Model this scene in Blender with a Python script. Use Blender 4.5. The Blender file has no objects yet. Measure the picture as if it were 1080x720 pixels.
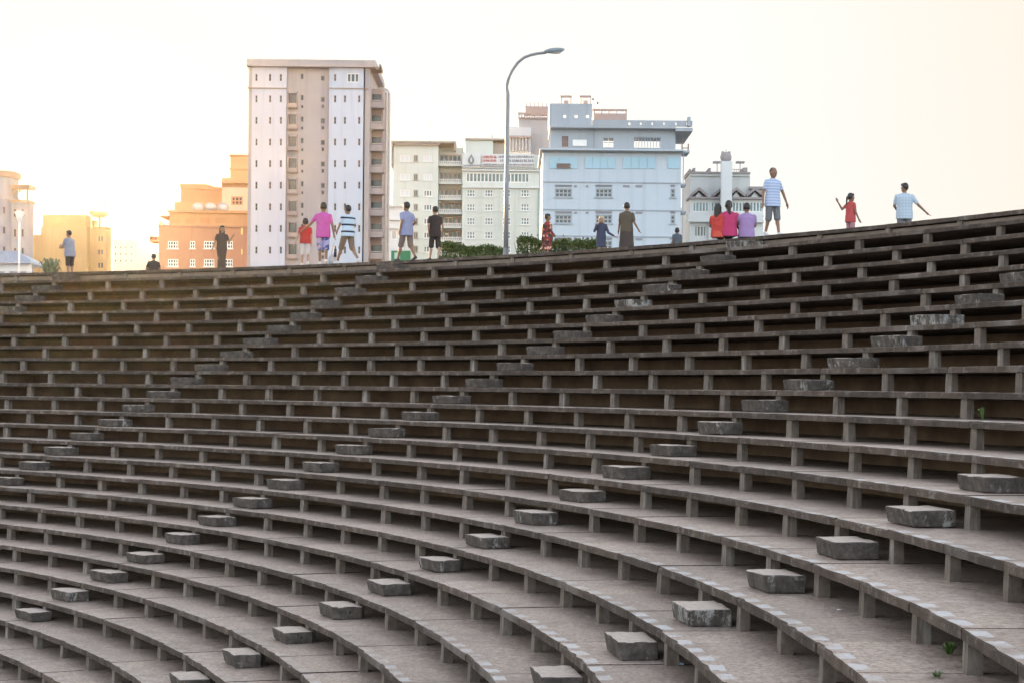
import bpy, bmesh, math, random
from mathutils import Vector, Matrix
R = math.radians
random.seed(11)
sc = bpy.context.scene
COL = sc.collection

# ------------------------------------------------------------------ camera
FPX = 2000.0                      # focal length in pixels of a 1080 px wide picture
TH = 0.0098                       # camera roll
HX, HY = 540.0, 409.2             # principal point
CZ = 7.5                          # height of the lens above the field
cam = bpy.data.cameras.new('camera')
cam.sensor_width = 36.0
cam.lens = 36.0 * FPX / 1080.0
cam.shift_y = (HY - 360.0) / 1080.0
cam.clip_start = 0.1
cam.clip_end = 6000
co = bpy.data.objects.new('camera', cam)
COL.objects.link(co)
co.matrix_world = Matrix.Translation((0, 0, CZ)) @ Matrix.Rotation(R(90), 4, 'X') @ Matrix.Rotation(TH, 4, 'Z')
sc.camera = co

# ------------------------------------------------------------------ sky, sun, exposure
SUN_AZ, SUN_EL = R(-12.4), R(5.6)      # azimuth from +Y towards +X
w = bpy.data.worlds.new('World'); sc.world = w; w.use_nodes = True
nt = w.node_tree; nt.nodes.clear()
wo = nt.nodes.new('ShaderNodeOutputWorld'); bg = nt.nodes.new('ShaderNodeBackground')
sky = nt.nodes.new('ShaderNodeTexSky'); sky.sky_type = 'NISHITA'; sky.sun_disc = False
sky.sun_elevation = SUN_EL; sky.sun_rotation = SUN_AZ
sky.air_density = 0.8; sky.dust_density = 1.5; sky.ozone_density = 1.5; sky.altitude = 0
bg.inputs[1].default_value = 0.15
hs = nt.nodes.new('ShaderNodeHueSaturation'); hs.inputs['Saturation'].default_value = .55
tn = nt.nodes.new('ShaderNodeMix'); tn.data_type = 'RGBA'; tn.blend_type = 'MULTIPLY'; tn.inputs[0].default_value = 1; tn.inputs[7].default_value = (1.0, .915, .85, 1)
nt.links.new(sky.outputs[0], hs.inputs['Color']); nt.links.new(hs.outputs[0], tn.inputs[6]); nt.links.new(tn.outputs[2], bg.inputs[0])
# the bright milky veil of evening haze in the part of the sky around the sun
EXPO = 3.1
sdir = (math.sin(SUN_AZ)*math.cos(SUN_EL), math.cos(SUN_AZ)*math.cos(SUN_EL), math.sin(SUN_EL))
tc = nt.nodes.new('ShaderNodeTexCoord'); dt = nt.nodes.new('ShaderNodeVectorMath'); dt.operation = 'DOT_PRODUCT'; dt.inputs[1].default_value = sdir
nt.links.new(tc.outputs['Generated'], dt.inputs[0])
cr = nt.nodes.new('ShaderNodeValToRGB'); el = cr.color_ramp.elements
el[0].position = .78; el[0].color = (.98, .88, .74, 1); el[1].position = 1.0; el[1].color = (1.5, 1.3, .98, 1)
for p_, c_ in ((.86, (1.0, .90, .765)), (.90, (1.0, .94, .85)), (.945, (1.01, 1.0, .965)), (.990, (1.04, 1.03, .97)), (.997, (1.12, 1.04, .86))):
    e_ = el.new(p_); e_.color = (*c_, 1)
nt.links.new(dt.outputs['Value'], cr.inputs[0])
bg2 = nt.nodes.new('ShaderNodeBackground'); bg2.inputs[1].default_value = 1/2**EXPO; nt.links.new(cr.outputs[0], bg2.inputs[0])
mk = nt.nodes.new('ShaderNodeMapRange'); mk.interpolation_type = 'SMOOTHSTEP'; mk.inputs[1].default_value = .60; mk.inputs[2].default_value = .84; nt.links.new(dt.outputs['Value'], mk.inputs[0])
ms = nt.nodes.new('ShaderNodeMixShader'); nt.links.new(mk.outputs[0], ms.inputs[0]); nt.links.new(bg.outputs[0], ms.inputs[1]); nt.links.new(bg2.outputs[0], ms.inputs[2])
nt.links.new(ms.outputs[0], wo.inputs[0])
sl = bpy.data.lights.new('sun', 'SUN'); sl.energy = 2.4; sl.angle = R(0.5); sl.color = (1, .68, .36)
so = bpy.data.objects.new('sun', sl); COL.objects.link(so)
sd = Vector((math.sin(SUN_AZ) * math.cos(SUN_EL), math.cos(SUN_AZ) * math.cos(SUN_EL), math.sin(SUN_EL)))
so.rotation_euler = (-sd).to_track_quat('-Z', 'Y').to_euler()
so.location = (0, 0, 60)
vs = sc.view_settings
vs.view_transform = 'Standard'; vs.look = 'None'; vs.gamma = 1; vs.exposure = EXPO; vs.use_curve_mapping = False

# ------------------------------------------------------------------ helpers
WL = {}                            # world position of each thing's origin
def thing(name, loc, label, cat, group=None, rz=0):
    o = bpy.data.objects.new(name, None); o.empty_display_size = .3; COL.objects.link(o)
    o.location = loc; o.rotation_euler[2] = rz; WL[o] = Vector(loc)
    o['label'] = label; o['category'] = cat
    if group: o['group'] = group
    return o
class MB:
    def __init__(s): s.v = []; s.f = []; s.m = []; s.uv = None
    def quad(s, a, b, c, d, m=0):
        n = len(s.v); s.v += [tuple(a), tuple(b), tuple(c), tuple(d)]; s.f.append((n, n+1, n+2, n+3)); s.m.append(m)
    def box(s, x0, x1, y0, y1, z0, z1, m=0):
        if x0 > x1: x0, x1 = x1, x0
        if y0 > y1: y0, y1 = y1, y0
        if z0 > z1: z0, z1 = z1, z0
        n = len(s.v)
        s.v += [(x0,y0,z0),(x1,y0,z0),(x1,y1,z0),(x0,y1,z0),(x0,y0,z1),(x1,y0,z1),(x1,y1,z1),(x0,y1,z1)]
        for f in ((0,3,2,1),(4,5,6,7),(0,1,5,4),(1,2,6,5),(2,3,7,6),(3,0,4,7)):
            s.f.append(tuple(n+i for i in f)); s.m.append(m)
    def hexa(s, p, m=0):            # 8 corner points, bottom ring then top ring
        n = len(s.v); s.v += [tuple(q) for q in p]
        for f in ((0,3,2,1),(4,5,6,7),(0,1,5,4),(1,2,6,5),(2,3,7,6),(3,0,4,7)):
            s.f.append(tuple(n+i for i in f)); s.m.append(m)
    def rings(s, rings, m=0, cap=True):
        k = len(rings[0]); n = len(s.v)
        for r in rings: s.v += [tuple(p) for p in r]
        for i in range(len(rings)-1):
            for j in range(k):
                a = n+i*k+j; b = n+i*k+(j+1) % k
                s.f.append((a, b, b+k, a+k)); s.m.append(m)
        if cap:
            s.f.append(tuple(n+j for j in range(k))[::-1]); s.m.append(m)
            e = n+(len(rings)-1)*k
            s.f.append(tuple(e+j for j in range(k))); s.m.append(m)
    def tube(s, pts, rad, seg=10, m=0):
        pts = [Vector(p) for p in pts]
        if not isinstance(rad, (list, tuple)): rad = [rad]*len(pts)
        rr = []
        for i, p in enumerate(pts):
            d = (pts[min(i+1, len(pts)-1)]-pts[max(i-1, 0)]).normalized()
            up = Vector((0, 0, 1)) if abs(d.z) < .9 else Vector((0, 1, 0))
            a = d.cross(up).normalized(); b = d.cross(a).normalized()
            rr.append([p+(a*math.cos(2*math.pi*j/seg)+b*math.sin(2*math.pi*j/seg))*rad[i] for j in range(seg)])
        s.rings(rr, m)
    def ell(s, c, rx, ry, rz, nu=14, nv=9, m=0, rot=None):
        c = Vector(c); rr = []
        for i in range(1, nv):
            t = math.pi*i/nv
            ring = []
            for j in range(nu):
                a = 2*math.pi*j/nu
                p = Vector((rx*math.sin(t)*math.cos(a), ry*math.sin(t)*math.sin(a), -rz*math.cos(t)))
                if rot: p = rot @ p
                ring.append(c+p)
            rr.append(ring)
        s.rings(rr, m)
    def capsule(s, p0, p1, r0, r1, seg=12):
        p0 = Vector(p0); p1 = Vector(p1); d = (p1-p0)
        if d.length < 1e-6: d = Vector((0, 0, 1e-3))
        L = d.length; d = d/L
        pts = []; rad = []
        for t in (-.92, -.6, -.25): pts.append(p0+d*r0*t); rad.append(r0*math.sqrt(1-t*t))
        for t in (0, .33, .66, 1): pts.append(p0+d*L*t); rad.append(r0+(r1-r0)*t)
        for t in (.25, .6, .92): pts.append(p1+d*r1*t); rad.append(r1*math.sqrt(1-t*t))
        s.tube(pts, rad, seg)
    def build(s, name, mats, parent=None, smooth=False, recalc=True, local=False):
        if not isinstance(mats, (list, tuple)): mats = [mats]
        me = bpy.data.meshes.new(name)
        off = Vector((0, 0, 0))
        if parent is not None and not local: off = WL[parent]
        me.from_pydata([(p[0]-off.x, p[1]-off.y, p[2]-off.z) for p in s.v], [], s.f)
        for m in mats: me.materials.append(m)
        me.polygons.foreach_set('material_index', s.m)
        if s.uv is not None:
            l = me.uv_layers.new(name='UVMap')
            flat = [c for f in s.uv for q in f for c in q]
            l.data.foreach_set('uv', flat)
        if recalc:
            b = bmesh.new(); b.from_mesh(me); bmesh.ops.recalc_face_normals(b, faces=b.faces); b.to_mesh(me); b.free()
        if smooth: me.polygons.foreach_set('use_smooth', [True]*len(me.polygons))
        me.update()
        o = bpy.data.objects.new(name, me); COL.objects.link(o)
        if parent is not None: o.parent = parent; WL[o] = off
        else: WL[o] = Vector((0, 0, 0))
        return o
def rebase(o, p):                   # move a top-level mesh's origin to its own base
    p = Vector(p); o.data.transform(Matrix.Translation(-p)); o.location = p; WL[o] = p; return o
def tag(o, label=None, cat=None, group=None, kind=None):
    if label: o['label'] = label
    if cat: o['category'] = cat
    if group: o['group'] = group
    if kind: o['kind'] = kind
    return o
def PX(x, y, Y):                    # a pixel of the 1080x720 photograph at depth Y
    a = x-HX; b = HY-y
    return Vector(((a-TH*b)*Y/FPX, Y, (b+TH*a)*Y/FPX+CZ))

# ------------------------------------------------------------------ materials
MATS = {}
def newmat(name):
    m = bpy.data.materials.new(name); m.use_nodes = True; MATS[name] = m
    n = m.node_tree.nodes; return m, n, m.node_tree.links, n['Principled BSDF']
def ramp(n, l, src, stops):
    r = n.new('ShaderNodeValToRGB'); e = r.color_ramp.elements
    e[0].position = stops[0][0]; e[0].color = (*stops[0][1], 1); e[1].position = stops[1][0]; e[1].color = (*stops[1][1], 1)
    for p, c in stops[2:]:
        q = e.new(p); q.color = (*c, 1)
    l.new(src, r.inputs[0]); return r.outputs[0]
def tex(n, l, scale, detail=4, rough=.55, vec=None, stretch=None, seed=0):
    t = n.new('ShaderNodeTexNoise'); t.inputs['Scale'].default_value = scale; t.inputs['Detail'].default_value = detail; t.inputs['Roughness'].default_value = rough
    c = n.new('ShaderNodeTexCoord'); mp = n.new('ShaderNodeMapping')
    l.new(vec or c.outputs['Object'], mp.inputs[0])
    if stretch: mp.inputs['Scale'].default_value = stretch
    mp.inputs['Location'].default_value = (seed, seed*.7, seed*.3)
    l.new(mp.outputs[0], t.inputs['Vector']); return t.outputs['Fac']
def mix(n, l, fac, a, b, mode='MIX'):
    m = n.new('ShaderNodeMix'); m.data_type = 'RGBA'; m.blend_type = mode
    for s, v in ((m.inputs[0], fac), (m.inputs[6], a), (m.inputs[7], b)):
        if isinstance(v, (int, float)): s.default_value = v
        elif isinstance(v, (tuple, list)): s.default_value = (*v, 1)
        else: l.new(v, s)
    return m.outputs[2]
def math_(n, l, op, a, b=None, c=None):
    m = n.new('ShaderNodeMath'); m.operation = op
    for i, v in enumerate((a, b, c)):
        if v is None: continue
        if isinstance(v, (int, float)): m.inputs[i].default_value = v
        else: l.new(v, m.inputs[i])
    return m.outputs[0]
def bump(n, l, bsdf, h, s=.4, d=.01):
    b = n.new('ShaderNodeBump'); b.inputs['Strength'].default_value = s; b.inputs['Distance'].default_value = d
    l.new(h, b.inputs['Height']); l.new(b.outputs[0], bsdf.inputs['Normal'])

def plain(name, col, rough=.6, var=.18, scale=3.0, metal=0.0, streak=False):
    m, n, l, b = newmat(name)
    f = tex(n, l, scale, 5, .6)
    c = ramp(n, l, f, [(.25, tuple(x*(1-var) for x in col)), (.75, tuple(min(1, x*(1+var*.6)) for x in col))])
    if streak:
        s = tex(n, l, 1.0, 4, .6, stretch=(1.3, 1.3, .07), seed=3)
        c = mix(n, l, ramp(n, l, s, [(.52, (0, 0, 0)), (.78, (.45, .45, .45))]), c, tuple(x*.62 for x in col))
    l.new(c, b.inputs['Base Color']); b.inputs['Roughness'].default_value = rough; b.inputs['Metallic'].default_value = metal
    return m
def glass(name, col, rough=.12):
    m, n, l, b = newmat(name)
    f = tex(n, l, .8, 2, .5)
    l.new(ramp(n, l, f, [(.35, tuple(x*.7 for x in col)), (.65, tuple(x*1.25 for x in col))]), b.inputs['Base Color'])
    b.inputs['Roughness'].default_value = rough; b.inputs['Specular IOR Level'].default_value = .5
    return m

def slab_tone(n, l, c, amt):
    uv = n.new('ShaderNodeUVMap'); uv.uv_map = 'UVMap'; sp = n.new('ShaderNodeSeparateXYZ'); l.new(uv.outputs[0], sp.inputs[0])
    oi = n.new('ShaderNodeObjectInfo'); cb = n.new('ShaderNodeCombineXYZ')
    l.new(math_(n, l, 'FLOOR', math_(n, l, 'MULTIPLY', sp.outputs[0], .33333)), cb.inputs[0]); l.new(oi.outputs['Random'], cb.inputs[1])
    wn = n.new('ShaderNodeTexWhiteNoise'); wn.noise_dimensions = '2D'; l.new(cb.outputs[0], wn.inputs['Vector'])
    f = math_(n, l, 'MULTIPLY_ADD', wn.outputs['Value'], amt*2, 1-amt)
    cc = n.new('ShaderNodeCombineXYZ'); [l.new(f, cc.inputs[i]) for i in range(3)]
    return mix(n, l, 1.0, c, cc.outputs[0], 'MULTIPLY')
def tread_mat():
    m, n, l, b = newmat('tread_concrete')
    big = tex(n, l, .55, 5, .6)
    fine = tex(n, l, 17, 5, .9, seed=5)
    mid = tex(n, l, 5, 5, .65, seed=9)
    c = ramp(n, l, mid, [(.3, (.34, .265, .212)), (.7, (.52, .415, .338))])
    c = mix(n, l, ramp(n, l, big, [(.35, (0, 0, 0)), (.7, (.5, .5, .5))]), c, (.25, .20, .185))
    c = mix(n, l, ramp(n, l, fine, [(.46, (0, 0, 0)), (.57, (.95, .95, .95))]), c, (.165, .12, .098))
    c = mix(n, l, ramp(n, l, tex(n, l, 16, 5, .9, seed=21), [(.55, (0, 0, 0)), (.66, (.75, .75, .75))]), c, (.62, .55, .52))
    c = mix(n, l, ramp(n, l, tex(n, l, 1.6, 6, .7, seed=41), [(.52, (0, 0, 0)), (.66, (.55, .55, .55))]), c, (.17, .125, .105))
    c = mix(n, l, ramp(n, l, tex(n, l, 2.6, 5, .7, seed=51), [(.60, (0, 0, 0)), (.68, (.4, .4, .4))]), c, (.60, .53, .48))
    c = slab_tone(n, l, c, .16)
    # worn seat marks painted along the front edge, and the dusty lip
    uv = n.new('ShaderNodeUVMap'); uv.uv_map = 'UVMap'
    sp = n.new('ShaderNodeSeparateXYZ'); l.new(uv.outputs[0], sp.inputs[0])
    jit = math_(n, l, 'MULTIPLY_ADD', tex(n, l, 5, 4, .7, seed=2), .5, -.25)
    u = math_(n, l, 'FRACT', math_(n, l, 'ADD', sp.outputs[0], jit))
    du = math_(n, l, 'LESS_THAN', math_(n, l, 'ABSOLUTE', math_(n, l, 'SUBTRACT', u, .5)), .27)
    v = math_(n, l, 'ADD', sp.outputs[1], math_(n, l, 'MULTIPLY_ADD', tex(n, l, 14, 3, .6, seed=4), .10, -.05))
    dv = math_(n, l, 'MULTIPLY', math_(n, l, 'LESS_THAN', v, .36), math_(n, l, 'GREATER_THAN', v, .02))
    wear = ramp(n, l, tex(n, l, 1.3, 5, .65, seed=7), [(.34, (.15, .15, .15)), (.50, (.95, .95, .95))])
    mr = n.new('ShaderNodeMapRange'); mr.inputs[1].default_value = -15; mr.inputs[2].default_value = -4; mr.inputs[3].default_value = 1; mr.inputs[4].default_value = .22
    l.new(sp.outputs[0], mr.inputs[0])
    pm = math_(n, l, 'MULTIPLY', math_(n, l, 'MULTIPLY', math_(n, l, 'MULTIPLY', du, dv), wear), mr.outputs[0])
    pm = math_(n, l, 'MULTIPLY', pm, .48)
    c = mix(n, l, pm, c, (.70, .76, .80))
    # a dark seam where dirt collects under the next riser
    seam = ramp(n, l, sp.outputs[1], [(1.55, (0, 0, 0)), (2.3, (1, 1, 1))]) if False else None
    l.new(c, b.inputs['Base Color']); l.new(math_(n, l, 'MULTIPLY_ADD', mid, .35, .32), b.inputs['Roughness']); b.inputs['Specular IOR Level'].default_value = .6
    bump(n, l, b, fine, .25, .004)
    return m
def fascia_mat():
    m, n, l, b = newmat('fascia_concrete')
    a = tex(n, l, 2.4, 6, .7)
    s = tex(n, l, 6, 4, .7, stretch=(1, 1, .25), seed=3)
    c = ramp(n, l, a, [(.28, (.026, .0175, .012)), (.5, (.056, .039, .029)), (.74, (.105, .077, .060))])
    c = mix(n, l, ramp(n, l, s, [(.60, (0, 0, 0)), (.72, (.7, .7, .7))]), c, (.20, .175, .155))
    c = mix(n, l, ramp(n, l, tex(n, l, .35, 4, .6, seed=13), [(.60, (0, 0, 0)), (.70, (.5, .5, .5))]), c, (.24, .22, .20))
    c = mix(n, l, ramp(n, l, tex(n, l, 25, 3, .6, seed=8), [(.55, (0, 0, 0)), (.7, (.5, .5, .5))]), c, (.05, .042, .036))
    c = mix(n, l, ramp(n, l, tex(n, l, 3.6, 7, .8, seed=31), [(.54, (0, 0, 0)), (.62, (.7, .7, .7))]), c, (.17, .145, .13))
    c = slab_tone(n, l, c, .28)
    l.new(c, b.inputs['Base Color']); b.inputs['Roughness'].default_value = .9
    bump(n, l, b, tex(n, l, 30, 5, .7), .7, .01)
    return m
def post_mat():
    m, n, l, b = newmat('post_concrete')
    a = tex(n, l, 5, 5, .65)
    s = tex(n, l, 7, 4, .7, stretch=(1, 1, .12), seed=6)
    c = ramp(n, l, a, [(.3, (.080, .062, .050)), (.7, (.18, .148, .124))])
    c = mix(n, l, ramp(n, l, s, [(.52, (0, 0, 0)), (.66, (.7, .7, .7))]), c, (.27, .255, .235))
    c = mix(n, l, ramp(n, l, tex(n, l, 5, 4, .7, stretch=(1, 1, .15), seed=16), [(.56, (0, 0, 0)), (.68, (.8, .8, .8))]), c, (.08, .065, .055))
    l.new(c, b.inputs['Base Color']); b.inputs['Roughness'].default_value = .9
    bump(n, l, b, tex(n, l, 30, 5, .7), .5, .008)
    return m
def block_mat(name, pale):
    m, n, l, b = newmat(name)
    oi = n.new('ShaderNodeObjectInfo'); tc = n.new('ShaderNodeTexCoord'); ad = n.new('ShaderNodeVectorMath'); ad.operation = 'ADD'
    l.new(tc.outputs['Object'], ad.inputs[0]); l.new(oi.outputs['Location'], ad.inputs[1]); V = ad.outputs[0]   # each block weathers in its own pattern
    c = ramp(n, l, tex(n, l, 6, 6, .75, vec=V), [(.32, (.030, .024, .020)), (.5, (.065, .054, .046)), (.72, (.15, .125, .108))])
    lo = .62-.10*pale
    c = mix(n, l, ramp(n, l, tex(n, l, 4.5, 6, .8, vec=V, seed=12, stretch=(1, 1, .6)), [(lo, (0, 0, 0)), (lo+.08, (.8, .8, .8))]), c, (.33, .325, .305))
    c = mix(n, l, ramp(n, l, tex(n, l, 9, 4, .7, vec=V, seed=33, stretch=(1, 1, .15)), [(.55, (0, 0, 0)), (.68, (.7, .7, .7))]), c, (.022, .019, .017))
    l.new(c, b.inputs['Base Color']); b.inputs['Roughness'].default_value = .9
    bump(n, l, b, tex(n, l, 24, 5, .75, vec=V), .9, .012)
    return m
TREAD, FASCIA, POST = tread_mat(), fascia_mat(), post_mat()
BLOCKS = [block_mat('block_concrete', 0), block_mat('block_concrete_flaked', .55), block_mat('block_concrete_pale', 1.3)]
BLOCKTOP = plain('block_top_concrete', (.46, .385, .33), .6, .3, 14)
HOLE = plain('hole_shade_dark', (.02, .016, .014), .95, .2)  # near-black colour stands for the shade inside the lifting holes
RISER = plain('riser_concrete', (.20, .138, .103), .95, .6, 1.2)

# ------------------------------------------------------------------ the bowl
U = 0.40
BC = Vector((-97.2474*U, 36.6972*U, 0))
def rK(k): return (135.4625-2.2295*k+.008096*k*k)*U
def zK(k): return (8.669-k+.004424*k*k)*U+CZ
ZP = 9.45*U+CZ                     # promenade level
RP = rK(-1)
A0, DA = 21.2, 2.396               # a post stands on every ray A0 + n*DA
NMIN, NMAX = -20, 38
KMAX = 31
TH_SLAB = .22*U
def pol(r, a, z): return Vector((BC.x+r*math.cos(R(a)), BC.y+r*math.sin(R(a)), z))
def visible(p, m=10):
    q = Vector(p)-Vector((0, 0, CZ))
    if q.y < .5: return False
    a = q.x/q.y*FPX; b = q.z/q.y*FPX
    x = HX+a+TH*b; y = HY-(b-TH*a)
    return (-m < x < 1080+m) and (-m < y < 720+m)
def pix(p):
    q = Vector(p)-Vector((0, 0, CZ)); a = q.x/q.y*FPX; b = q.z/q.y*FPX
    return HX+a+TH*b, HY-(b-TH*a)
def rim_depth(x):                   # depth of the rim along pixel column x
    u = (x-HX)/FPX; a = u*u+1; b = -2*(u*BC.x+BC.y); c = BC.x**2+BC.y**2-RP*RP
    return (-b+math.sqrt(b*b-4*a*c))/(2*a)

# ground: one sheet to the horizon, at the level of the field
g = MB()
N = 64
for i in range(N):
    a0, a1 = 2*math.pi*i/N, 2*math.pi*(i+1)/N
    for r0, r1 in ((0, 60), (60, 400), (400, 3000)):
        if r0 == 0: g.v += [(0, 0, 0), (r1*math.cos(a0), r1*math.sin(a0), 0), (r1*math.cos(a1), r1*math.sin(a1), 0)]; n = len(g.v); g.f.append((n-3, n-2, n-1)); g.m.append(0)
        else: g.quad((r0*math.cos(a0), r0*math.sin(a0), 0), (r1*math.cos(a0), r1*math.sin(a0), 0), (r1*math.cos(a1), r1*math.sin(a1), 0), (r0*math.cos(a1), r0*math.sin(a1), 0))
tag(g.build('ground', plain('dusty_ground', (.17, .145, .115), .95, .3, .15)), 'bare dusty ground around and inside the stadium', 'ground', kind='structure')
# promenade on top of the bank
g = MB()
ANG = [A0+DA*i for i in range(NMIN, NMAX+1)]
rs = [RP+.002, RP+.002, RP+32, RP+44]; zs = [ZP-2.2, ZP-.004, ZP-.004, 0.0]
for i in range(len(ANG)-1):
    for j in range(3):
        if j == 0: continue
        g.quad(pol(rs[j], ANG[i], zs[j]), pol(rs[j+1], ANG[i], zs[j+1]), pol(rs[j+1], ANG[i+1], zs[j+1]), pol(rs[j], ANG[i+1], zs[j]))
tag(g.build('promenade', plain('promenade_paving', (.28, .25, .22), .9, .25, .8)), 'paved walkway running along the top rim of the grandstand', 'walkway', kind='structure')

# grandstand: one thing; each tier, its riser and the posts are its parts
GS = thing('concrete_grandstand', (BC.x+rK(15), BC.y, 0), 'curved weathered concrete grandstand with open tiers of slabs on short posts', 'grandstand')
SUB = 9
def tier(k):
    r0, z1 = rK(k), zK(k)
    r1 = rK(k-1)+4.15*U
    mb = MB(); mb.uv = []
    rng = random.Random(100+k)
    rim = (k == -1)
    th = TH_SLAB
    if rim: z1 = ZP; r1 = RP+2.2
    for n in range(NMIN, NMAX):
        a0, a1 = A0+DA*n, A0+DA*(n+1)
        gap = .006/r0*57.3
        oz, orr = rng.uniform(-.005, .005), rng.uniform(-.005, .005)
        tz = rng.uniform(-.003, .003)
        p0, p1 = pol(r0+orr, a0+gap, 0), pol(r0+orr, a1-gap, 0)
        q0, q1 = pol(r1, a0+gap, 0), pol(r1, a1-gap, 0)
        prof = []
        for i in range(SUB+1):
            t = i/SUB
            F = p0.lerp(p1, t); B = q0.lerp(q1, t)
            d = (B-F).normalized()
            F = F-d*(r0*(1-math.cos(R(DA/2)))*4*t*(1-t)*.85) + d*rng.uniform(-.003, .003)
            z = z1+oz+tz*(t-.5)+rng.uniform(-.003, .003)
            zb = z1-th+oz*.3+rng.uniform(-.004, .004)
            ch = .009+rng.choice((0, 0, 0, 0, 0, .004, .004, .010, .024))
            prof.append([(F.x, F.y, zb), (F.x, F.y, z-ch), (F.x+d.x*ch, F.y+d.y*ch, z), (B.x, B.y, z), (B.x, B.y, zb)])
        base = len(mb.v)
        for pr in prof: mb.v += pr
        vv = [-.3, -.05, .0, (r1-r0)/U, 2.5]
        uu = [n*3+3*i/SUB for i in range(SUB+1)]
        for i in range(SUB):
            for j in range(5):
                jn = (j+1) % 5
                mb.f.append((base+i*5+j, base+i*5+jn, base+(i+1)*5+jn, base+(i+1)*5+j))
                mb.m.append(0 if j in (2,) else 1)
                va, vb = (vv[j], vv[jn]) if j < 4 else (2.5, 2.5)
                mb.uv.append([(uu[i], va), (uu[i], vb), (uu[i+1], vb), (uu[i+1], va)])
        for e, rev in ((base, False), (base+SUB*5, True)):
            f = tuple(e+j for j in range(5)); f = f[::-1] if rev else f
            mb.f.append(f); mb.m.append(1); mb.uv.append([(0, 2.5)]*5)
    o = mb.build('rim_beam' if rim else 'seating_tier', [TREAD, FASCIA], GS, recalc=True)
    # riser wall at the back of the open gap
    if not rim:
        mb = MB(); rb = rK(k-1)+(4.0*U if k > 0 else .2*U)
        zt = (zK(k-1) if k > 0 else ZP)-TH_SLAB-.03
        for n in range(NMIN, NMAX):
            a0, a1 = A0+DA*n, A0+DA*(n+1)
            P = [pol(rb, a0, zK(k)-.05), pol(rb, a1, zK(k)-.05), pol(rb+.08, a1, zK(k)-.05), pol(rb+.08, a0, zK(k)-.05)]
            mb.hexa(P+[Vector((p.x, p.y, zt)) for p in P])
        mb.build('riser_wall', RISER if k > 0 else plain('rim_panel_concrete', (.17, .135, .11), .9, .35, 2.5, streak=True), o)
for k in range(-1, KMAX+1): tier(k)
# end walls of the grandstand wedge
allposts = []
AISLES = [6, 0, -6, 12, 18, -12]
for k in range(0, KMAX+1):
    zt = (zK(k-1)-TH_SLAB if k > 0 else ZP-TH_SLAB)
    for n in range(NMIN+1, NMAX):
        rng = random.Random(k*1000+n)
        a = A0+DA*n+rng.uniform(-.05, .05)
        rf = rK(k-1)+.10*U+rng.uniform(-.01, .015)
        tw = (.205+rng.uniform(-.02, .02))*U; dp = (.27+rng.uniform(-.03, .03))*U
        da = math.degrees(tw/rf)
        fl = 1+rng.uniform(.0, .12)
        P = [pol(rf-.01, a-da*fl, zK(k)-.012), pol(rf-.01, a+da*fl, zK(k)-.012), pol(rf+dp, a+da*fl, zK(k)-.012), pol(rf+dp, a-da*fl, zK(k)-.012)]
        T = [pol(rf, a-da, zt+.012), pol(rf, a+da, zt+.012), pol(rf+dp, a+da, zt+.012), pol(rf+dp, a-da, zt+.012)]
        c = pol(rf, a, zK(k)+.15)
        vis = visible(c, 0)
        allposts.append((0 if vis else 1, (c-Vector((0, 0, CZ))).length, P+T))
allposts.sort(key=lambda t: (t[0], t[1]))
for v, d, pts in allposts[:100]:
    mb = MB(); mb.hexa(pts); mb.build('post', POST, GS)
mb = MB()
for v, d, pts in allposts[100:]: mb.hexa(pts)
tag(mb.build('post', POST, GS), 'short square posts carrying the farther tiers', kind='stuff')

# ------------------------------------------------------------------ aisle step blocks, each a thing
ORD = ['lowest', 'second', 'third', 'fourth', 'fifth', 'sixth', 'seventh', 'eighth', 'ninth', 'tenth', 'eleventh', 'twelfth', 'thirteenth', 'fourteenth',
       'fifteenth', 'sixteenth', 'seventeenth', 'eighteenth', 'nineteenth', 'twentieth', 'twenty-first', 'twenty-second', 'twenty-third', 'twenty-fourth', 'twenty-fifth',
       'twenty-sixth', 'twenty-seventh', 'twenty-eighth', 'twenty-ninth', 'thirtieth']
LINES = [(-6, 'rightmost stair line'), (0, 'second stair line from the right'), (6, 'third stair line from the right'), (12, 'fourth stair line from the right'), (18, 'leftmost stair line')]
PALE = {(0, 6): 2, (0, 7): 1, (0, 8): 1, (6, 4): 2, (6, 3): 1, (-6, 16): 2, (6, 10): 1, (0, 11): 1, (6, 0): 2, (0, 5): 1, (6, 12): 1}
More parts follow.
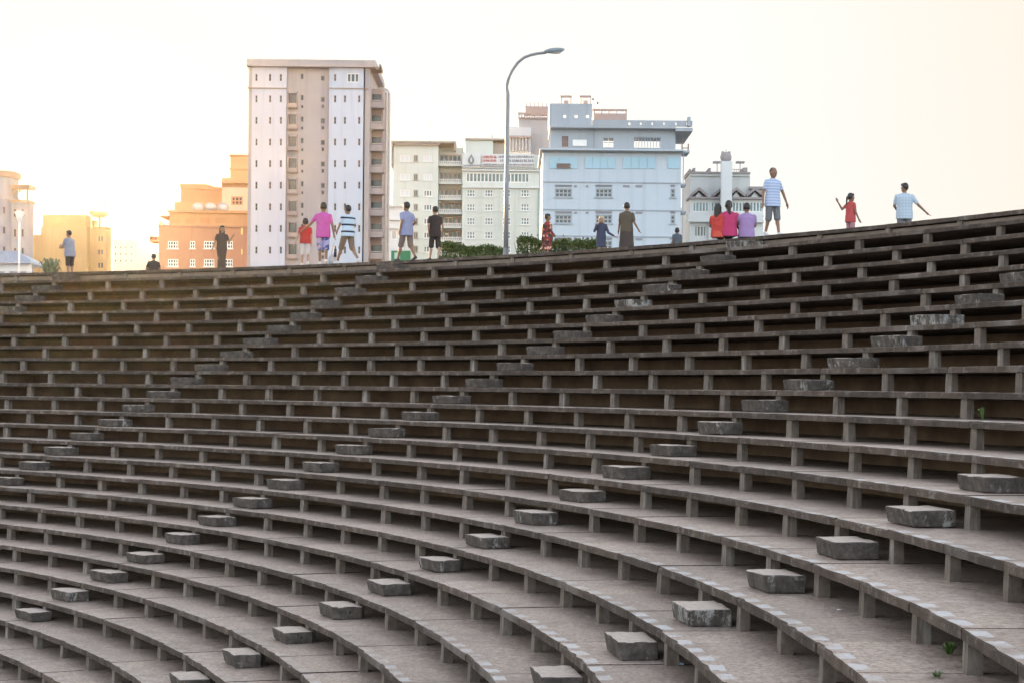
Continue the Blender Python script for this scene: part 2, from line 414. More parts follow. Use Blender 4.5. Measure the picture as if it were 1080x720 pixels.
for na, lname in LINES:
    vis = [k for k in range(KMAX, -1, -1) if visible(pol(rK(k)+1.0*U, A0+DA*na+(.9 if na == -6 else 0), zK(k)+.1), 6)]
    for i, k in enumerate(vis):
        rng = random.Random(k*77+na)
        a = A0+DA*na+rng.uniform(-.06, .06)+(.9 if na == -6 else 0)
        rin = rK(k)+(.86+rng.uniform(-.10, .10))*U; rout = rK(k-1)+.06*U
        hw = (.98+rng.uniform(-.08, .08))*U
        zb = zK(k)+.007; zt = zK(k)+(.47+rng.uniform(-.03, .04))*U
        b = bmesh.new()
        vs_ = []
        for z, ins in ((zb, .07*U), (zt, 0)):
            for r, sgn in ((rin+ins*1.2, -1), (rin+ins*1.2, 1), (rout, 1), (rout, -1)):
                rr = r; aa = a+sgn*math.degrees((hw-ins*.25)/rin)
                vs_.append(b.verts.new(pol(rr, aa, z+rng.uniform(-.006, .006)*(z == zt))))
        for f in ((0, 3, 2, 1), (4, 5, 6, 7), (0, 1, 5, 4), (1, 2, 6, 5), (2, 3, 7, 6), (3, 0, 4, 7)): b.faces.new([vs_[q] for q in f])
        bmesh.ops.recalc_face_normals(b, faces=b.faces)
        bmesh.ops.bevel(b, geom=list(b.edges), offset=.012, segments=1, affect='EDGES')
        bmesh.ops.subdivide_edges(b, edges=[e for e in b.edges if e.calc_length() > .25], cuts=4)
        for v in b.verts:
            v.co += Vector((rng.uniform(-1, 1), rng.uniform(-1, 1), rng.uniform(-1, 1)))*.006
        me = bpy.data.meshes.new('step_block'); b.normal_update()
        p0 = pol((rin+rout)/2, a, zb)
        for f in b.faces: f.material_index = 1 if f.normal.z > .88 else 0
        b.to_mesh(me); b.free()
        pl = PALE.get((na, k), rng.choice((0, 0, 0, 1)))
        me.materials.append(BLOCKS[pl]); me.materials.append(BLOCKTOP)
        me.transform(Matrix.Translation(-p0))
        l = me.uv_layers.new(name='UVMap'); l.data.foreach_set('uv', [c for _ in l.data for c in (0.0, 2.0)])
        o = bpy.data.objects.new('step_block', me); COL.objects.link(o); o.location = p0
        look = ('grey step block', 'grey flaked step block', 'pale-fronted step block')[pl]
        pos = 'topmost' if i == len(vis)-1 else ORD[i]+(' from the bottom' if i else '')
        if (na == -6 and k > 10) or (na == 0 and k > 14):
            sr = pol((rin+rout)/2+.05, a-math.degrees((hw-.012)/rin), (zb+zt)/2+.01); out_ = (pol(rin, a-1, 0)-pol(rin, a, 0)).normalized()
            mh = MB(); mh.tube([sr-out_*.03, sr+out_*.006], .022, 10); mh.v = [(q[0]-p0.x, q[1]-p0.y, q[2]-p0.z) for q in mh.v]
            mh.build('lifting_hole_shade', HOLE, o, local=True)  # solid dark plug, the hole's shade is put into its colour
        tag(o, '%s, %s of the %s' % (look, pos, lname), 'step', 'aisle step blocks on the grandstand tiers')

#@@REST
# ------------------------------------------------------------------ buildings
def wall(mb, x0, x1, z0, z1, y, holes, back, rev=.3, m=0, open_back=False):
    """front wall in the plane y with real openings; body reaches back to y+back"""
    xs = sorted({x0, x1} | {h[0] for h in holes} | {h[1] for h in holes})
    zs = sorted({z0, z1} | {h[2] for h in holes} | {h[3] for h in holes})
    for i in range(len(xs)-1):
        for j in range(len(zs)-1):
            cx_, cz_ = (xs[i]+xs[i+1])/2, (zs[j]+zs[j+1])/2
            if any(h[0] < cx_ < h[1] and h[2] < cz_ < h[3] for h in holes): continue
            mb.quad((xs[i], y, zs[j]), (xs[i+1], y, zs[j]), (xs[i+1], y, zs[j+1]), (xs[i], y, zs[j+1]), m)
            if open_back: mb.quad((xs[i], y+back, zs[j]), (xs[i], y+back, zs[j+1]), (xs[i+1], y+back, zs[j+1]), (xs[i+1], y+back, zs[j]), m)
    if open_back: rev = back
    for a, b, c, d in holes:
        mb.quad((a, y, c), (a, y, d), (a, y+rev, d), (a, y+rev, c), m); mb.quad((b, y, d), (b, y, c), (b, y+rev, c), (b, y+rev, d), m)
        mb.quad((a, y, d), (b, y, d), (b, y+rev, d), (a, y+rev, d), m); mb.quad((b, y, c), (a, y, c), (a, y+rev, c), (b, y+rev, c), m)
    Y2 = y+back
    mb.quad((x0, y, z0), (x0, y, z1), (x0, Y2, z1), (x0, Y2, z0), m); mb.quad((x1, y, z1), (x1, y, z0), (x1, Y2, z0), (x1, Y2, z1), m)
    mb.quad((x0, y, z1), (x1, y, z1), (x1, Y2, z1), (x0, Y2, z1), m)
    if not open_back: mb.quad((x0, Y2, z0), (x0, Y2, z1), (x1, Y2, z1), (x1, Y2, z0), m)
class Bld:
    """a building drawn in photograph pixels at one depth; base at z = 0"""
    def __init__(s, name, label, cat, Y, xc, group=None):
        s.Y = Y; s.o = thing(name, (PX(xc, 400, Y).x, Y+4, 0), label, cat, group)
    def X(s, x, y=200, dy=0): return PX(x, y, s.Y+dy).x
    def Z(s, y, x=540, dy=0): return PX(x, y, s.Y+dy).z
    def rect(s, x0, x1, y0, y1, dy=0):
        xm, ym = (x0+x1)/2, (y0+y1)/2
        return s.X(x0, ym, dy), s.X(x1, ym, dy), s.Z(y1, xm, dy), s.Z(y0, xm, dy)
    def hole(s, cx, cy, wd, ht, dy=0): return s.rect(cx-wd/2, cx+wd/2, cy-ht/2, cy+ht/2, dy)
    def wall(s, name, mat, x0, x1, y0, y1=None, holes=(), depth=14, dy=0, open_back=False, recalc=True):
        xm = (x0+x1)/2
        a, b, c, d = s.rect(x0, x1, y0, y1 if y1 is not None else y0+10, dy)
        if y1 is None: c = 0.0
        mb = MB(); wall(mb, a, b, c, d, s.Y+dy, list(holes), depth, open_back=open_back)
        return mb.build(name, mat, s.o, recalc=False)
    def box(s, name, mat, x0, x1, y0, y1, y_front=0.0, depth=1.0, parent=None):
        a, b, c, d = s.rect(x0, x1, y0, y1, y_front)
        mb = MB(); mb.box(a, b, s.Y+y_front, s.Y+y_front+depth, c, d)
        return mb.build(name, mat, parent or s.o)
    def boxes(s, name, mat, rects, y_front=0.0, depth=1.0, parent=None):
        mb = MB()
        for x0, x1, y0, y1 in rects:
            a, b, c, d = s.rect(x0, x1, y0, y1, y_front); mb.box(a, b, s.Y+y_front, s.Y+y_front+depth, c, d)
        return mb.build(name, mat, parent or s.o)
    def window(s, h, frame, pane, nx=2, nz=1, dy=0, fw=.07, name='window', sill=None):
        a, b, c, d = h; y = s.Y+dy
        mb = MB()
        mb.box(a, a+fw, y+.10, y+.20, c, d); mb.box(b-fw, b, y+.10, y+.20, c, d)
        mb.box(a+fw, b-fw, y+.10, y+.20, d-fw, d); mb.box(a+fw, b-fw, y+.10, y+.20, c, c+fw)
        for i in range(1, nx):
            x = a+(b-a)*i/nx; mb.box(x-fw/2, x+fw/2, y+.11, y+.19, c+fw, d-fw)
        for j in range(1, nz):
            z = c+(d-c)*j/nz; mb.box(a+fw, b-fw, y+.12, y+.18, z-fw/2, z+fw/2)
        if sill: mb.box(a-.15, b+.15, y-sill, y-.003, c-.12, c-.005)
        o = mb.build(name, frame, s.o)
        mb = MB(); mb.box(a+.003, b-.003, y+.21, y+.27, c+.003, d-.003)
        mb.build('pane', pane, o)
        return o

G_DARK = glass('dark_window_glass', (.035, .042, .05))
G_GREEN = glass('green_window_glass', (.10, .15, .14), .2)
G_TEAL = glass('teal_window_glass', (.12, .22, .25), .2)
WHITE = plain('white_frame_paint', (.72, .72, .70), .5, .08)
GREYM = plain('grey_metal', (.22, .23, .25), .45, .15, 2, .3)
DARKM = plain('dark_metal', (.06, .06, .065), .5, .15)

# --- tall tower block
T = Bld('apartment_tower', 'tall white and tan tower block with narrow slit windows and stacked side balconies', 'apartment tower', 262, 325)
M_TW = plain('tower_white_paint', (.52, .51, .57), .7, .07, .25, streak=True)
M_TW2 = plain('tower_bluish_white_paint', (.50, .53, .61), .7, .06, .25, streak=True)
M_TT = plain('tower_tan_paint', (.40, .345, .34), .75, .10, .25, streak=True)
M_TD = plain('tower_brown_trim', (.30, .21, .16), .75, .15, .4)
M_TB = plain('tower_balcony_paint', (.37, .29, .27), .75, .12, .4)
ys = [82, 104.5, 127.2, 150, 172.8, 195.6, 218.4, 241.2, 264]
hl = [T.hole(x, y, 2.3, 7.5) for y in ys for x in (270.4, 284.8, 296.2)]
T.wall('wall', M_TW, 266, 302.4, 70.6, None, hl, 17)
hr = [T.hole(x, y, 2.3, 7.5) for y in ys[1:] for x in (353.4, 363.8, 378.8)] + [T.hole(353.4, 82, 2.3, 7.5), T.hole(372.3, 82.3, 13, 10)]
T.wall('wall', M_TW2, 347.4, 383.6, 70.6, None, hr, 17)
hc = [T.hole(318.2, y-2, 3, 6) for y in ys] + [T.hole(318.2, y+7.5, 2.6, 3.6) for y in ys[1:]] + [T.hole(340, y, 4.2, 5.5) for y in ys] + [T.hole(340, y+7.2, 3, 4.2) for y in ys[1:]]
hb = [T.hole(308.4, y+1, 9, 15) for y in ys[1:]]
T.wall('wall', M_TT, 302.4, 347.4, 70.6, None, hc+hb, 16.4, dy=.6)
T.boxes('corner_strip', M_TT, [(260.8, 266, 70.6, 420)], .3, 17); T.boxes('corner_strip', M_TT, [(383.6, 388.4, 70.6, 420)], .3, 17)
T.boxes('roof_parapet', M_TT, [(260, 396, 63.2, 70.4)], -.7, 19)
T.boxes('floor_band', M_TD, [(260.6, 302.4, 92.6, 93.7)], -.15, .3); T.boxes('floor_band', M_TD, [(347.4, 388.4, 92.9, 94)], -.15, .3)
for h in hl+hr[:-1]: T.window(h, M_TD, G_DARK, 1, 2, fw=.06)
T.window(hr[-1], WHITE, G_DARK, 3, 1, fw=.14)
for h in hc: T.window(h, M_TD, G_DARK, 1, 1, dy=.6, fw=.07)
for i, y in enumerate(ys[1:]):
    o = T.boxes('balcony', M_TB, [(303.2, 313.8, y+4.5, y+9.5), (302.9, 314.1, y+8.6, y+9.8), (303.4, 304.2, y-8, y+4.5), (312.8, 313.6, y-8, y+4.5)], -.1, .5)
    T.boxes('pane', G_DARK, [(304.4, 312.6, y-6.8, y+4.4)], .95, .06, o)
# side wing with stacked balconies
T.wall('wall', M_TB, 388.4, 404, 94, None, [T.hole(397, y+1, 11, 12, 5) for y in ys[1:]], 10, dy=5)
for y in ys[1:]:
    o = T.boxes('balcony', M_TT, [(388.8, 405, y+7, y+9.2), (388.8, 405, y+1.2, y+2.2), (389.2, 389.8, y+2.2, y+7), (404, 404.6, y+2.2, y+7), (390.6, 403.2, y+3, y+6.9)], 2.2, .35)
    T.boxes('floor_slab', M_TT, [(388.8, 405, y+8, y+9.1)], 2.6, 2.3, o)
    T.boxes('pane', G_DARK, [(391, 403, y-5.5, y+6)], 5.25, .05, o)
mb = MB()
for x in (405.6, 408.6):
    a = T.X(x); mb.tube([(a, T.Y+2, 0), (a, T.Y+2, T.Z(98)), (a-.25, T.Y+2.2, T.Z(94)), (a-1.1, T.Y+2.6, T.Z(91.5))], .17, 8)
mb.build('roof_pipe', plain('pipe_paint', (.50, .42, .38), .6, .1), T.o, True)
T.boxes('roof_canopy', M_TD, [(388.6, 402.5, 71, 74), (400, 401.5, 68, 74), (388.6, 390, 74, 92)], 1, 3)

# --- salmon stepped building near the sun
S = Bld('stepped_building', 'salmon orange stepped building with white framed windows left of the tower', 'building', 330, 212)
M_SA = plain('salmon_paint', (.44, .20, .12), .8, .10, .2, streak=True)
M_SB = plain('apricot_paint', (.54, .26, .12), .8, .08, .2, streak=True)
M_SC = plain('roof_tile_orange', (.50, .22, .10), .8, .15, .4)
h1 = [S.hole(x, y, 11 if i != 1 else 5.5, 8) for y in (258.5, 277.5) for i, x in enumerate((182.5, 203, 220.5, 240))]
S.wall('wall', M_SA, 167.5, 262, 239.4, None, h1, 22)
for i, h in enumerate(h1): S.window(h, WHITE, G_DARK, 4 if i % 4 != 1 else 2, 2, fw=.16, sill=.2)
S.boxes('cornice', M_SA, [(166.6, 262, 237.8, 239.6)], -.6, 24)
S.wall('wall', M_SB, 178.5, 262, 223.5, 238, [], 14, dy=3)
S.boxes('roof_ledge', M_SC, [(176.5, 262, 222.2, 224.6)], 2, 14); S.boxes('canopy', M_SC, [(169, 178.3, 227.6, 229)], 2, 8)
for cx_ in (185, 200, 216, 232): S.boxes('wall_panel', M_SC, [(cx_-5, cx_+5, 230, 236)], 2.9, .2)
S.wall('wall', M_SB, 184, 236, 213.5, 223, [], 10, dy=5)
S.wall('wall', M_SC, 190.6, 236, 197.5, 214, [], 9, dy=6)
mb = MB(); a, b, c, d = S.rect(189.6, 236, 194.5, 198, 5.6)
mb.rings([[(a, S.Y+5.6, c), (b, S.Y+5.6, c-.6), (b, S.Y+5.6, d-1.0), ((a*.4+b*.6), S.Y+5.6, d), (a, S.Y+5.6, d)], [(a, S.Y+16, c), (b, S.Y+16, c-.6), (b, S.Y+16, d-1.0), ((a*.4+b*.6), S.Y+16, d), (a, S.Y+16, d)]])
mb.build('roof', M_SC, S.o)
mb = MB()
for cx_ in (209, 222, 235):
    p = PX(cx_, 219, S.Y+4); mb.ell(p, 1.05, .9, .85)
mb.build('water_tank', plain('tank_steel', (.55, .50, .50), .35, .1, 2, .5), S.o, True)
hh = [S.hole(250, 212, 12, 9, 4)]
S.wall('wall', plain('upper_cream_paint', (.70, .45, .30), .8, .08, .2), 234, 262, 198, 224, hh, 9, dy=4)
S.window(hh[0], M_SC, G_DARK, 3, 2, dy=4, fw=.25)
S.wall('wall', M_SB, 234, 262, 188, 198, [], 9, dy=4.3); S.boxes('roof_ledge', M_SC, [(233.4, 262, 191.5, 193.5)], 3.4, 10)
S.wall('wall', M_SB, 243, 262, 165, 188, [], 8, dy=5); S.boxes('roof_ledge', M_SC, [(242, 262, 163.2, 165)], 4.4, 9); S.boxes('roof_ledge', M_SC, [(241.6, 262, 177.5, 179)], 4.4, 9)
S.boxes('balcony', M_SC, [(157.5, 167.4, 253.2, 255.2), (158, 158.8, 250.4, 253.2), (161.5, 162.2, 250.4, 253.2), (165, 165.8, 250.4, 253.2), (158, 167.4, 249.6, 250.4)], 2, 5)
S.boxes('roof_rail', M_SC, [(168.2, 169.4, 233.6, 237.8), (171.5, 172.5, 235.4, 237.8)], 1, 1)
S.boxes('lamp', plain('lamp_shade_yellow', (.8, .6, .2), .5, .05), [(254.2, 255.8, 240.5, 247.5), (254.4, 255.6, 263, 268.5)], -.5, .4)

# --- yellow ochre block beside the sun
O = Bld('ochre_building', 'plain ochre yellow block with a dish on its flat roof', 'building', 430, 78)
M_O = plain('ochre_paint', (.48, .31, .14), .8, .10, .2, streak=True); M_O2 = plain('ochre_trim', (.50, .30, .12), .8, .12, .3)
O.wall('wall', M_O, 43, 92, 240, None, [], 7); O.wall('wall', M_O2, 45, 90.5, 228.5, 240, [], 5, dy=1)
O.wall('wall', M_O, 30, 43, 248, None, [], 5, dy=1.5)
O.boxes('roof_ledge', M_O2, [(44.4, 91, 226.8, 228.7)], .6, 6)
hh = [O.hole(106, y, 7, 7, 3) for y in (252, 266, 280)]
O.wall('wall', M_O, 92, 112.5, 240.5, None, hh, 5, dy=3)
for h in hh: O.window(h, M_O2, G_DARK, 2, 1, dy=3, fw=.2)
O.boxes('roof_ledge', M_O2, [(91.4, 113.4, 239.6, 241)], 2.4, 5)
O.boxes('roof_stub', M_O2, [(96.5, 99.5, 232.5, 240)], 3.2, 3)
mb = MB(); p = PX(105, 226.5, O.Y+3)
mb.ell(p, 2.0, .5, .75); mb.ell(p+Vector((-1.6, 0, .35)), .7, .4, .6); mb.tube([p+Vector((1.4, 0, -.3)), p+Vector((1.4, 0, 2.6))], .12, 6); mb.ell(p+Vector((1.4, 0, 2.7)), .3, .3, .3)
mb.tube([PX(105, 228, O.Y+3), PX(105, 241, O.Y+3)], .25, 6)
mb.build('satellite_dish', M_O2, O.o, True)

# --- low hazy blocks in the gap
for (x0, x1, y0, Y, lab) in ((119, 141, 254.2, 640, 'pale low block with a flat roof just right of the ochre block'), (141.2, 150, 262.5, 690, 'small pale block between two low blocks in the hazy gap'), (150.2, 168, 268.5, 740, 'lowest pale block in the hazy gap beside the salmon building')):
    D_ = Bld('distant_building', lab, 'building', Y, (x0+x1)/2, 'distant low buildings in the haze')
    m = plain('distant_paint', (.60, .50, .44), .8, .08, .1)
    hs_ = [D_.hole(x0+(x1-x0)*(i+.5)/4, y, (x1-x0)/9, 3.4) for i in range(4) for y in (y0+7, y0+14, y0+21) if y < 284]
    D_.wall('wall', m, x0, x1, y0, None, hs_, 6)
    for h in hs_: D_.window(h, m, G_DARK, 1, 1, fw=.2)
    D_.boxes('roof_ledge', m, [(x0-.6, x1+.6, y0-1, y0+.2)], -.6, 7)

# --- building at the far left with a round corner
L = Bld('corner_building', 'grey white building with rounded corner and open roof terrace at the left edge', 'building', 290, 10)
M_L = plain('corner_grey_paint', (.30, .31, .36), .75, .1, .25, streak=True); M_L2 = plain('corner_brown_roof', (.36, .25, .18), .8, .15, .4)
def round_prism(B, name, mat, x0, x1, y0, y1, dy, depth, parent=None, over=0):
    a, b, c, d = B.rect(x0, x1, y0, y1 if y1 is not None else y0+5, dy)
    if y1 is None: c = 0
    r = min(2.2, (b-a)*.4)+over; pts = [(a-over, B.Y+dy-over), (b-r+over*0, B.Y+dy-over)]
    for i in range(1, 9):
        t = math.pi/2*i/8; pts.append((b-r+over+r*math.sin(t)-over*0, B.Y+dy-over+r-r*math.cos(t)))
    pts += [(b+over, B.Y+dy+depth), (a-over, B.Y+dy+depth)]
    mb = MB(); mb.rings([[(x, y, c) for x, y in pts], [(x, y, d) for x, y in pts]])
    return mb.build(name, mat, parent or B.o)
round_prism(L, 'wall', M_L, -30, 10.6, 186.5, None, 0, 5)
round_prism(L, 'roof', M_L2, -30, 10.8, 180, 186.3, 0, 5, over=.35)
round_prism(L, 'cornice', M_L, -30, 10.7, 206.5, 209.5, -.1, 5, over=.25)
round_prism(L, 'wall', M_L, 10.8, 29.6, 212.5, None, 1.5, 3.5)
L.boxes('cornice', M_L2, [(10.8, 30.2, 211, 213.5)], 1.1, 4)
L.boxes('roof', M_L2, [(10.4, 31, 195, 198)], 1, 4)
L.boxes('terrace_post', M_L2, [(11.6, 12.8, 198, 211), (28, 29.2, 198, 211), (20, 21, 198, 203), (12.8, 28, 198, 200.3)], 1.4, .5)
for x, dy in ((-3, 0), (4.5, 0)):
    for y in (222, 243, 264):
        h = L.hole(x, y, 3, 8); mb = MB(); mb.box(h[0], h[1], L.Y-.06, L.Y-.003, h[2], h[3]); o = mb.build('window', M_L2, L.o)
        mb = MB(); mb.box(h[0]+.1, h[1]-.1, L.Y-.09, L.Y-.062, h[2]+.1, h[3]-.1); mb.build('pane', G_DARK, o)
for x in (16, 24):
    for y in (225, 246, 266):
        h = L.hole(x, y, 3, 9, 1.5); mb = MB(); mb.box(h[0], h[1], L.Y+1.44, L.Y+1.497, h[2], h[3]); o = mb.build('window', M_L2, L.o)
        mb = MB(); mb.box(h[0]+.1, h[1]-.1, L.Y+1.41, L.Y+1.438, h[2]+.1, h[3]-.1); mb.build('pane', G_DARK, o)

# --- cream hotel
H = Bld('hotel', 'cream hotel with recessed balconies, green glass band and roof sign', 'hotel', 420, 492)
M_H = plain('hotel_cream_paint', (.57, .60, .55), .75, .06, .2, streak=True); M_H2 = plain('hotel_tan_trim', (.36, .30, .25), .8, .12, .3)
M_HS = plain('hotel_white_paint', (.60, .62, .62), .7, .06, .2)
rows = [204, 218.8, 233.5, 248.2, 263]
lx = [(427, 10, WHITE, M_HS), (438.5, 4.6, M_H2, None), (451.2, 9, WHITE, None)]
hL = []
for y in [167.3, 187] + rows:
    for x, wd, fr, pn in lx: hL.append((H.hole(x, y, wd, 7), fr, pn or (G_GREEN if x > 440 and y > 190 else (G_DARK if x < 440 else M_HS)), x))
H.wall('wall', M_H, 415, 462.4, 153.6, None, [q[0] for q in hL], 20)
for h, fr, pn, x in hL: H.window(h, fr, pn, 3 if x > 440 else 2, 1, fw=.2, sill=.25)
H.boxes('roof_pergola', M_H2, [(412.6, 480.4, 149, 151), (412.8, 414, 151, 176), (478.6, 480.2, 151, 158), (416, 464, 151.6, 153)], -1, 9)
H.wall('wall', M_H, 462.4, 488, 156, None, [H.hole(475.2, y, 23, 9.5, 4) for y in [168, 187] + rows], 12, dy=4)
for y in [168, 187] + rows:
    h = H.hole(475.2, y, 23, 9.5, 4); H.window(h, M_H2, G_DARK, 5, 1, dy=4, fw=.3)
    o = H.boxes('balcony', M_H, [(462.6, 487.8, y+5.6, y+7.2)], .6, 3.3)
    H.boxes('balustrade', M_HS, [(462.6, 487.8, y+2.0, y+2.8)] + [(462.8+i*2.24, 463.7+i*2.24, y+2.8, y+5.6) for i in range(12)], .6, .3, o)
hR = [H.hole(x, y, 9, 8) for y in rows for x in (496.6, 515.6, 534.2, 553.8)]
H.wall('wall', M_H, 488, 569, 163.5, None, hR + [H.hole(524.8, 187.6, 67, 10.4)], 20)
for h in hR: H.window(h, WHITE, G_GREEN, 3, 2, fw=.2, sill=.25)
H.window(H.hole(524.8, 187.6, 67, 10.4), WHITE, G_GREEN, 17, 1, fw=.25, name='glass_band')
H.boxes('pilaster', M_H, [(x-1.2, x+1.2, 199, 420) for x in (505.6, 525.4, 544)], -.3, .3)
H.boxes('cornice', M_HS, [(487, 570.5, 179.2, 180.6), (487, 570.5, 197.2, 198.6), (487, 569.5, 176.8, 177.8)], -.6, .7)
H.boxes('green_corner_strip', plain('hotel_green_side', (.30, .38, .33), .7, .1), [(566.2, 571, 199.5, 420)], -.25, .2)  # darker green strip down the right corner of the front
# roof sign: the emblem panel, the red block of script and two grey lines of script (too small to read in the photograph)
sg = H.boxes('sign_board', M_HS, [(487.8, 507, 161.6, 176.4), (508, 563.6, 162.8, 175.8)], -.9, .3)
p = PX(497, 168.4, H.Y-1.0); mb = MB()
mb.rings([[p+Vector((x*sc_, dy_, z*sc_)) for x, z in ((0, 1.25), (.28, .6), (.62, .1), (.66, -.45), (.36, -.95), (0, -1.1), (-.36, -.95), (-.66, -.45), (-.62, .1), (-.28, .6))] for dy_, sc_ in ((0, 1.0), (-.12, 1.0))])
mb.build('emblem', plain('emblem_grey', (.22, .22, .19), .6, .1), sg)
mb = MB(); mb.rings([[p+Vector((x, dy_, z)) for x, z in ((0, .5), (.22, .0), (.2, -.5), (0, -.7), (-.2, -.5), (-.22, 0))] for dy_ in (-.125, -.2)]); mb.build('emblem_centre', M_HS, sg)
def script(mb, x0, x1, y0, y1, seed, step):
    rg = random.Random(seed); x = x0
    while x < x1:
        wd = rg.uniform(.5, .95)*step
        ym = y0+(y1-y0)*rg.uniform(.2, .8)
        for q in ((x, x+wd*.38, y0, y1), (x+wd*.38, x+wd, ym-.35, ym+.35), (x+wd*.62, x+wd, min(ym, (y0+y1)/2), y1)):
            a, b, c, d = H.rect(*q, -.9); mb.box(a, b, H.Y-.98-rg.uniform(0, .02), H.Y-.903, c, d)
        x += step
mb = MB(); script(mb, 509, 524, 164.2, 167.2, 1, 1.5); script(mb, 509, 524, 168, 171, 4, 1.5); mb.build('red_lettering', plain('sign_red', (.50, .10, .10), .6, .1), sg)
mb = MB(); script(mb, 526, 562.5, 164.4, 166.6, 2, 1.8); script(mb, 527.5, 562, 168.4, 171, 3, 2.1); script(mb, 509, 562, 173, 174.8, 5, 1.6); script(mb, 488.8, 505.6, 174, 175.4, 6, 1.4)
mb.build('grey_lettering', plain('sign_grey', (.20, .19, .22), .6, .1), sg)
H.wall('wall', M_H, 491.4, 520, 148, 163.5, [], 8, dy=3); H.boxes('roof_ledge', M_H2, [(490.8, 534, 146.2, 148)], 2.4, 9)
H.wall('wall', M_H2, 520, 535, 151.5, 163.5, [], 8, dy=4)
H.boxes('antenna', GREYM, [(518.6, 519.2, 141, 146)], 4, .4); H.boxes('antenna', WHITE, [(453.2, 453.9, 124, 149)], 4, .4)
# low annexe
hA = [H.hole(415.5, 248, 6, 10, -12), H.hole(415.5, 268, 6, 9, -12), H.hole(422.6, 248, 3.4, 10, -12)]
H.wall('annexe_wall', M_HS, 410.5, 426, 217.6, None, hA, 8, dy=-12)
for h in hA: H.window(h, WHITE, G_DARK, 3, 1, dy=-12, fw=.2)
for y0, y1 in ((216.6, 218.2), (231, 232.4), (240, 241.4)): H.boxes('annexe_ledge', M_HS, [(409.6, 426.8, y0, y1)], -12.8, 1.5)

# --- grey block behind the hotel roof
K_ = Bld('grey_rooftop_block', 'grey block with pinkish roof railing rising behind the cream hotel', 'building', 445, 562)
M_K = plain('grey_block_paint', (.42, .38, .375), .8, .08, .25, streak=True); M_K2 = plain('block_pink_rail', (.38, .29, .27), .8, .12)
K_.wall('wall', M_K, 547, 600, 124.5, None, [], 18, dy=6)
K_.boxes('roof_railing', M_K2, [(546.4, 590, 119.2, 121), (546.4, 590, 124, 125.4)] + [(547+i*2.7, 548.2+i*2.7, 121, 124) for i in range(16)], 5.4, .5)
K_.boxes('roof_house', M_K2, [(554, 580, 112.5, 119)], 8, 6)
K_.boxes('roof_rod', M_K2, [(555+i*4.2, 555.6+i*4.2, 108.6, 112.5) for i in range(6)], 8, .4)
K_.wall('wall', plain('block_pale_paint', (.55, .54, .55), .8, .08, .25), 535.5, 560, 134.5, None, [], 10, dy=2)
K_.boxes('louvre_panel', M_K, [(537+i*3.4, 538.7+i*3.4, 145.5, 160) for i in range(7)], 1.4, .6)
K_.boxes('roof_ledge', M_K2, [(534.8, 560.5, 143.4, 145.4)], 1, 1)

# --- pale blue block
B = Bld('blue_building', 'pale blue block with open rooftop terrace and overhanging roof slab', 'building', 228, 647)
M_B = plain('pale_blue_paint', (.475, .535, .60), .75, .05, .25, streak=True); M_B2 = plain('blue_grey_paint', (.34, .38, .425), .75, .08, .25, streak=True)
M_BC = plain('cyan_panel', (.33, .50, .60), .4, .06, .4); M_BB = plain('brown_door', (.22, .15, .13), .7, .15); M_BL = plain('louvre_grey', (.25, .24, .27), .7, .1)
hB = []; 
for y in (203.8, 231.5, 259):
    hB += [B.hole(594.2, y, 17.4, 9), B.hole(636.8, y, 17.4, 9), B.hole(709.6, y+.3, 4.8, 9)]
B.wall('wall', M_B, 572.5, 718.4, 160.4, None, hB, 18)
for i, h in enumerate(hB): B.window(h, M_B2, G_DARK, 4 if i % 3 < 2 else 1, 2, fw=.13, sill=.15)
for y in (196.2, 224.2, 252):
    for x0, x1 in ((585.5, 603), (628.2, 645.6), (707.2, 712)):
        B.boxes('louvre', M_BL, [(x0, x1, y-1.1, y-.3), (x0, x1, y+.1, y+.9)], -.12, .115)
    for x0, x1 in ((605.6, 608.4), (618, 620.6), (657, 664), (670.4, 677.6)):
        B.boxes('vent', M_BL, [(x0, x1, y-.6, y+1.4)], -.08, .077)
for x0, x1 in ((579.5, 609), (617, 649), (657, 691), (704.4, 716.8)):
    n_ = max(1, round((x1-x0)/9))
    B.boxes('cladding_panel', M_BC, [(x0+(x1-x0)*i/n_+.15, x0+(x1-x0)*(i+1)/n_-.15, 166, 178) for i in range(n_)], -.10, .096)
B.boxes('louvre', M_BB, [(587.2, 601.8, 172.6, 173.9), (587.2, 601.8, 174.3, 175.6), (587.2, 601.8, 176, 177.6)], -.25, .148)
B.boxes('floor_band', M_B2, [(572.2, 718.8, 192, 193.1)], -.12, .117); B.boxes('floor_band', M_B2, [(572.2, 718.8, 221.2, 222.2)], -.12, .117); B.boxes('floor_band', M_B2, [(572.2, 718.8, 249, 250)], -.12, .117)
B.boxes('ledge', M_B, [(569.5, 721.5, 157.2, 158.8)], -1.2, 20); B.boxes('ledge', M_B2, [(571, 720, 158.8, 160.3)], -.7, 19)
up = [B.hole(596, 149.2, 7, 12), B.hole(642, 150, 11, 10), B.hole(683, 150, 28, 11)]
B.wall('terrace_wall', M_B2, 580, 712.4, 135.4, 157, up, .35, dy=.6, open_back=True)
B.boxes('door', M_BB, [(592.6, 599.4, 143.4, 155)], .75, .08)
B.boxes('notice_board', WHITE, [(604, 618.8, 147.6, 154.2)], .4, .19)
B.boxes('balustrade', M_B2, [(669.4, 696.8, 145.2, 146.1)] + [(670.4+i*3.1, 671.0+i*3.1, 146.1, 155.3) for i in range(9)], .75, .1)
B.boxes('balustrade', M_B2, [(637, 647, 150.2, 150.8), (641.8, 642.3, 145, 155)], .75, .1)
B.boxes('terrace_post', M_B2, [(580.2, 583, 135.4, 157), (625, 628, 135.4, 157), (700, 703, 135.4, 157)], 9, .5)
rf = B.boxes('roof_slab', M_B2, [(580, 712.6, 133.4, 135.2), (712.6, 730.6, 135.0, 138.6)], -.6, 12)
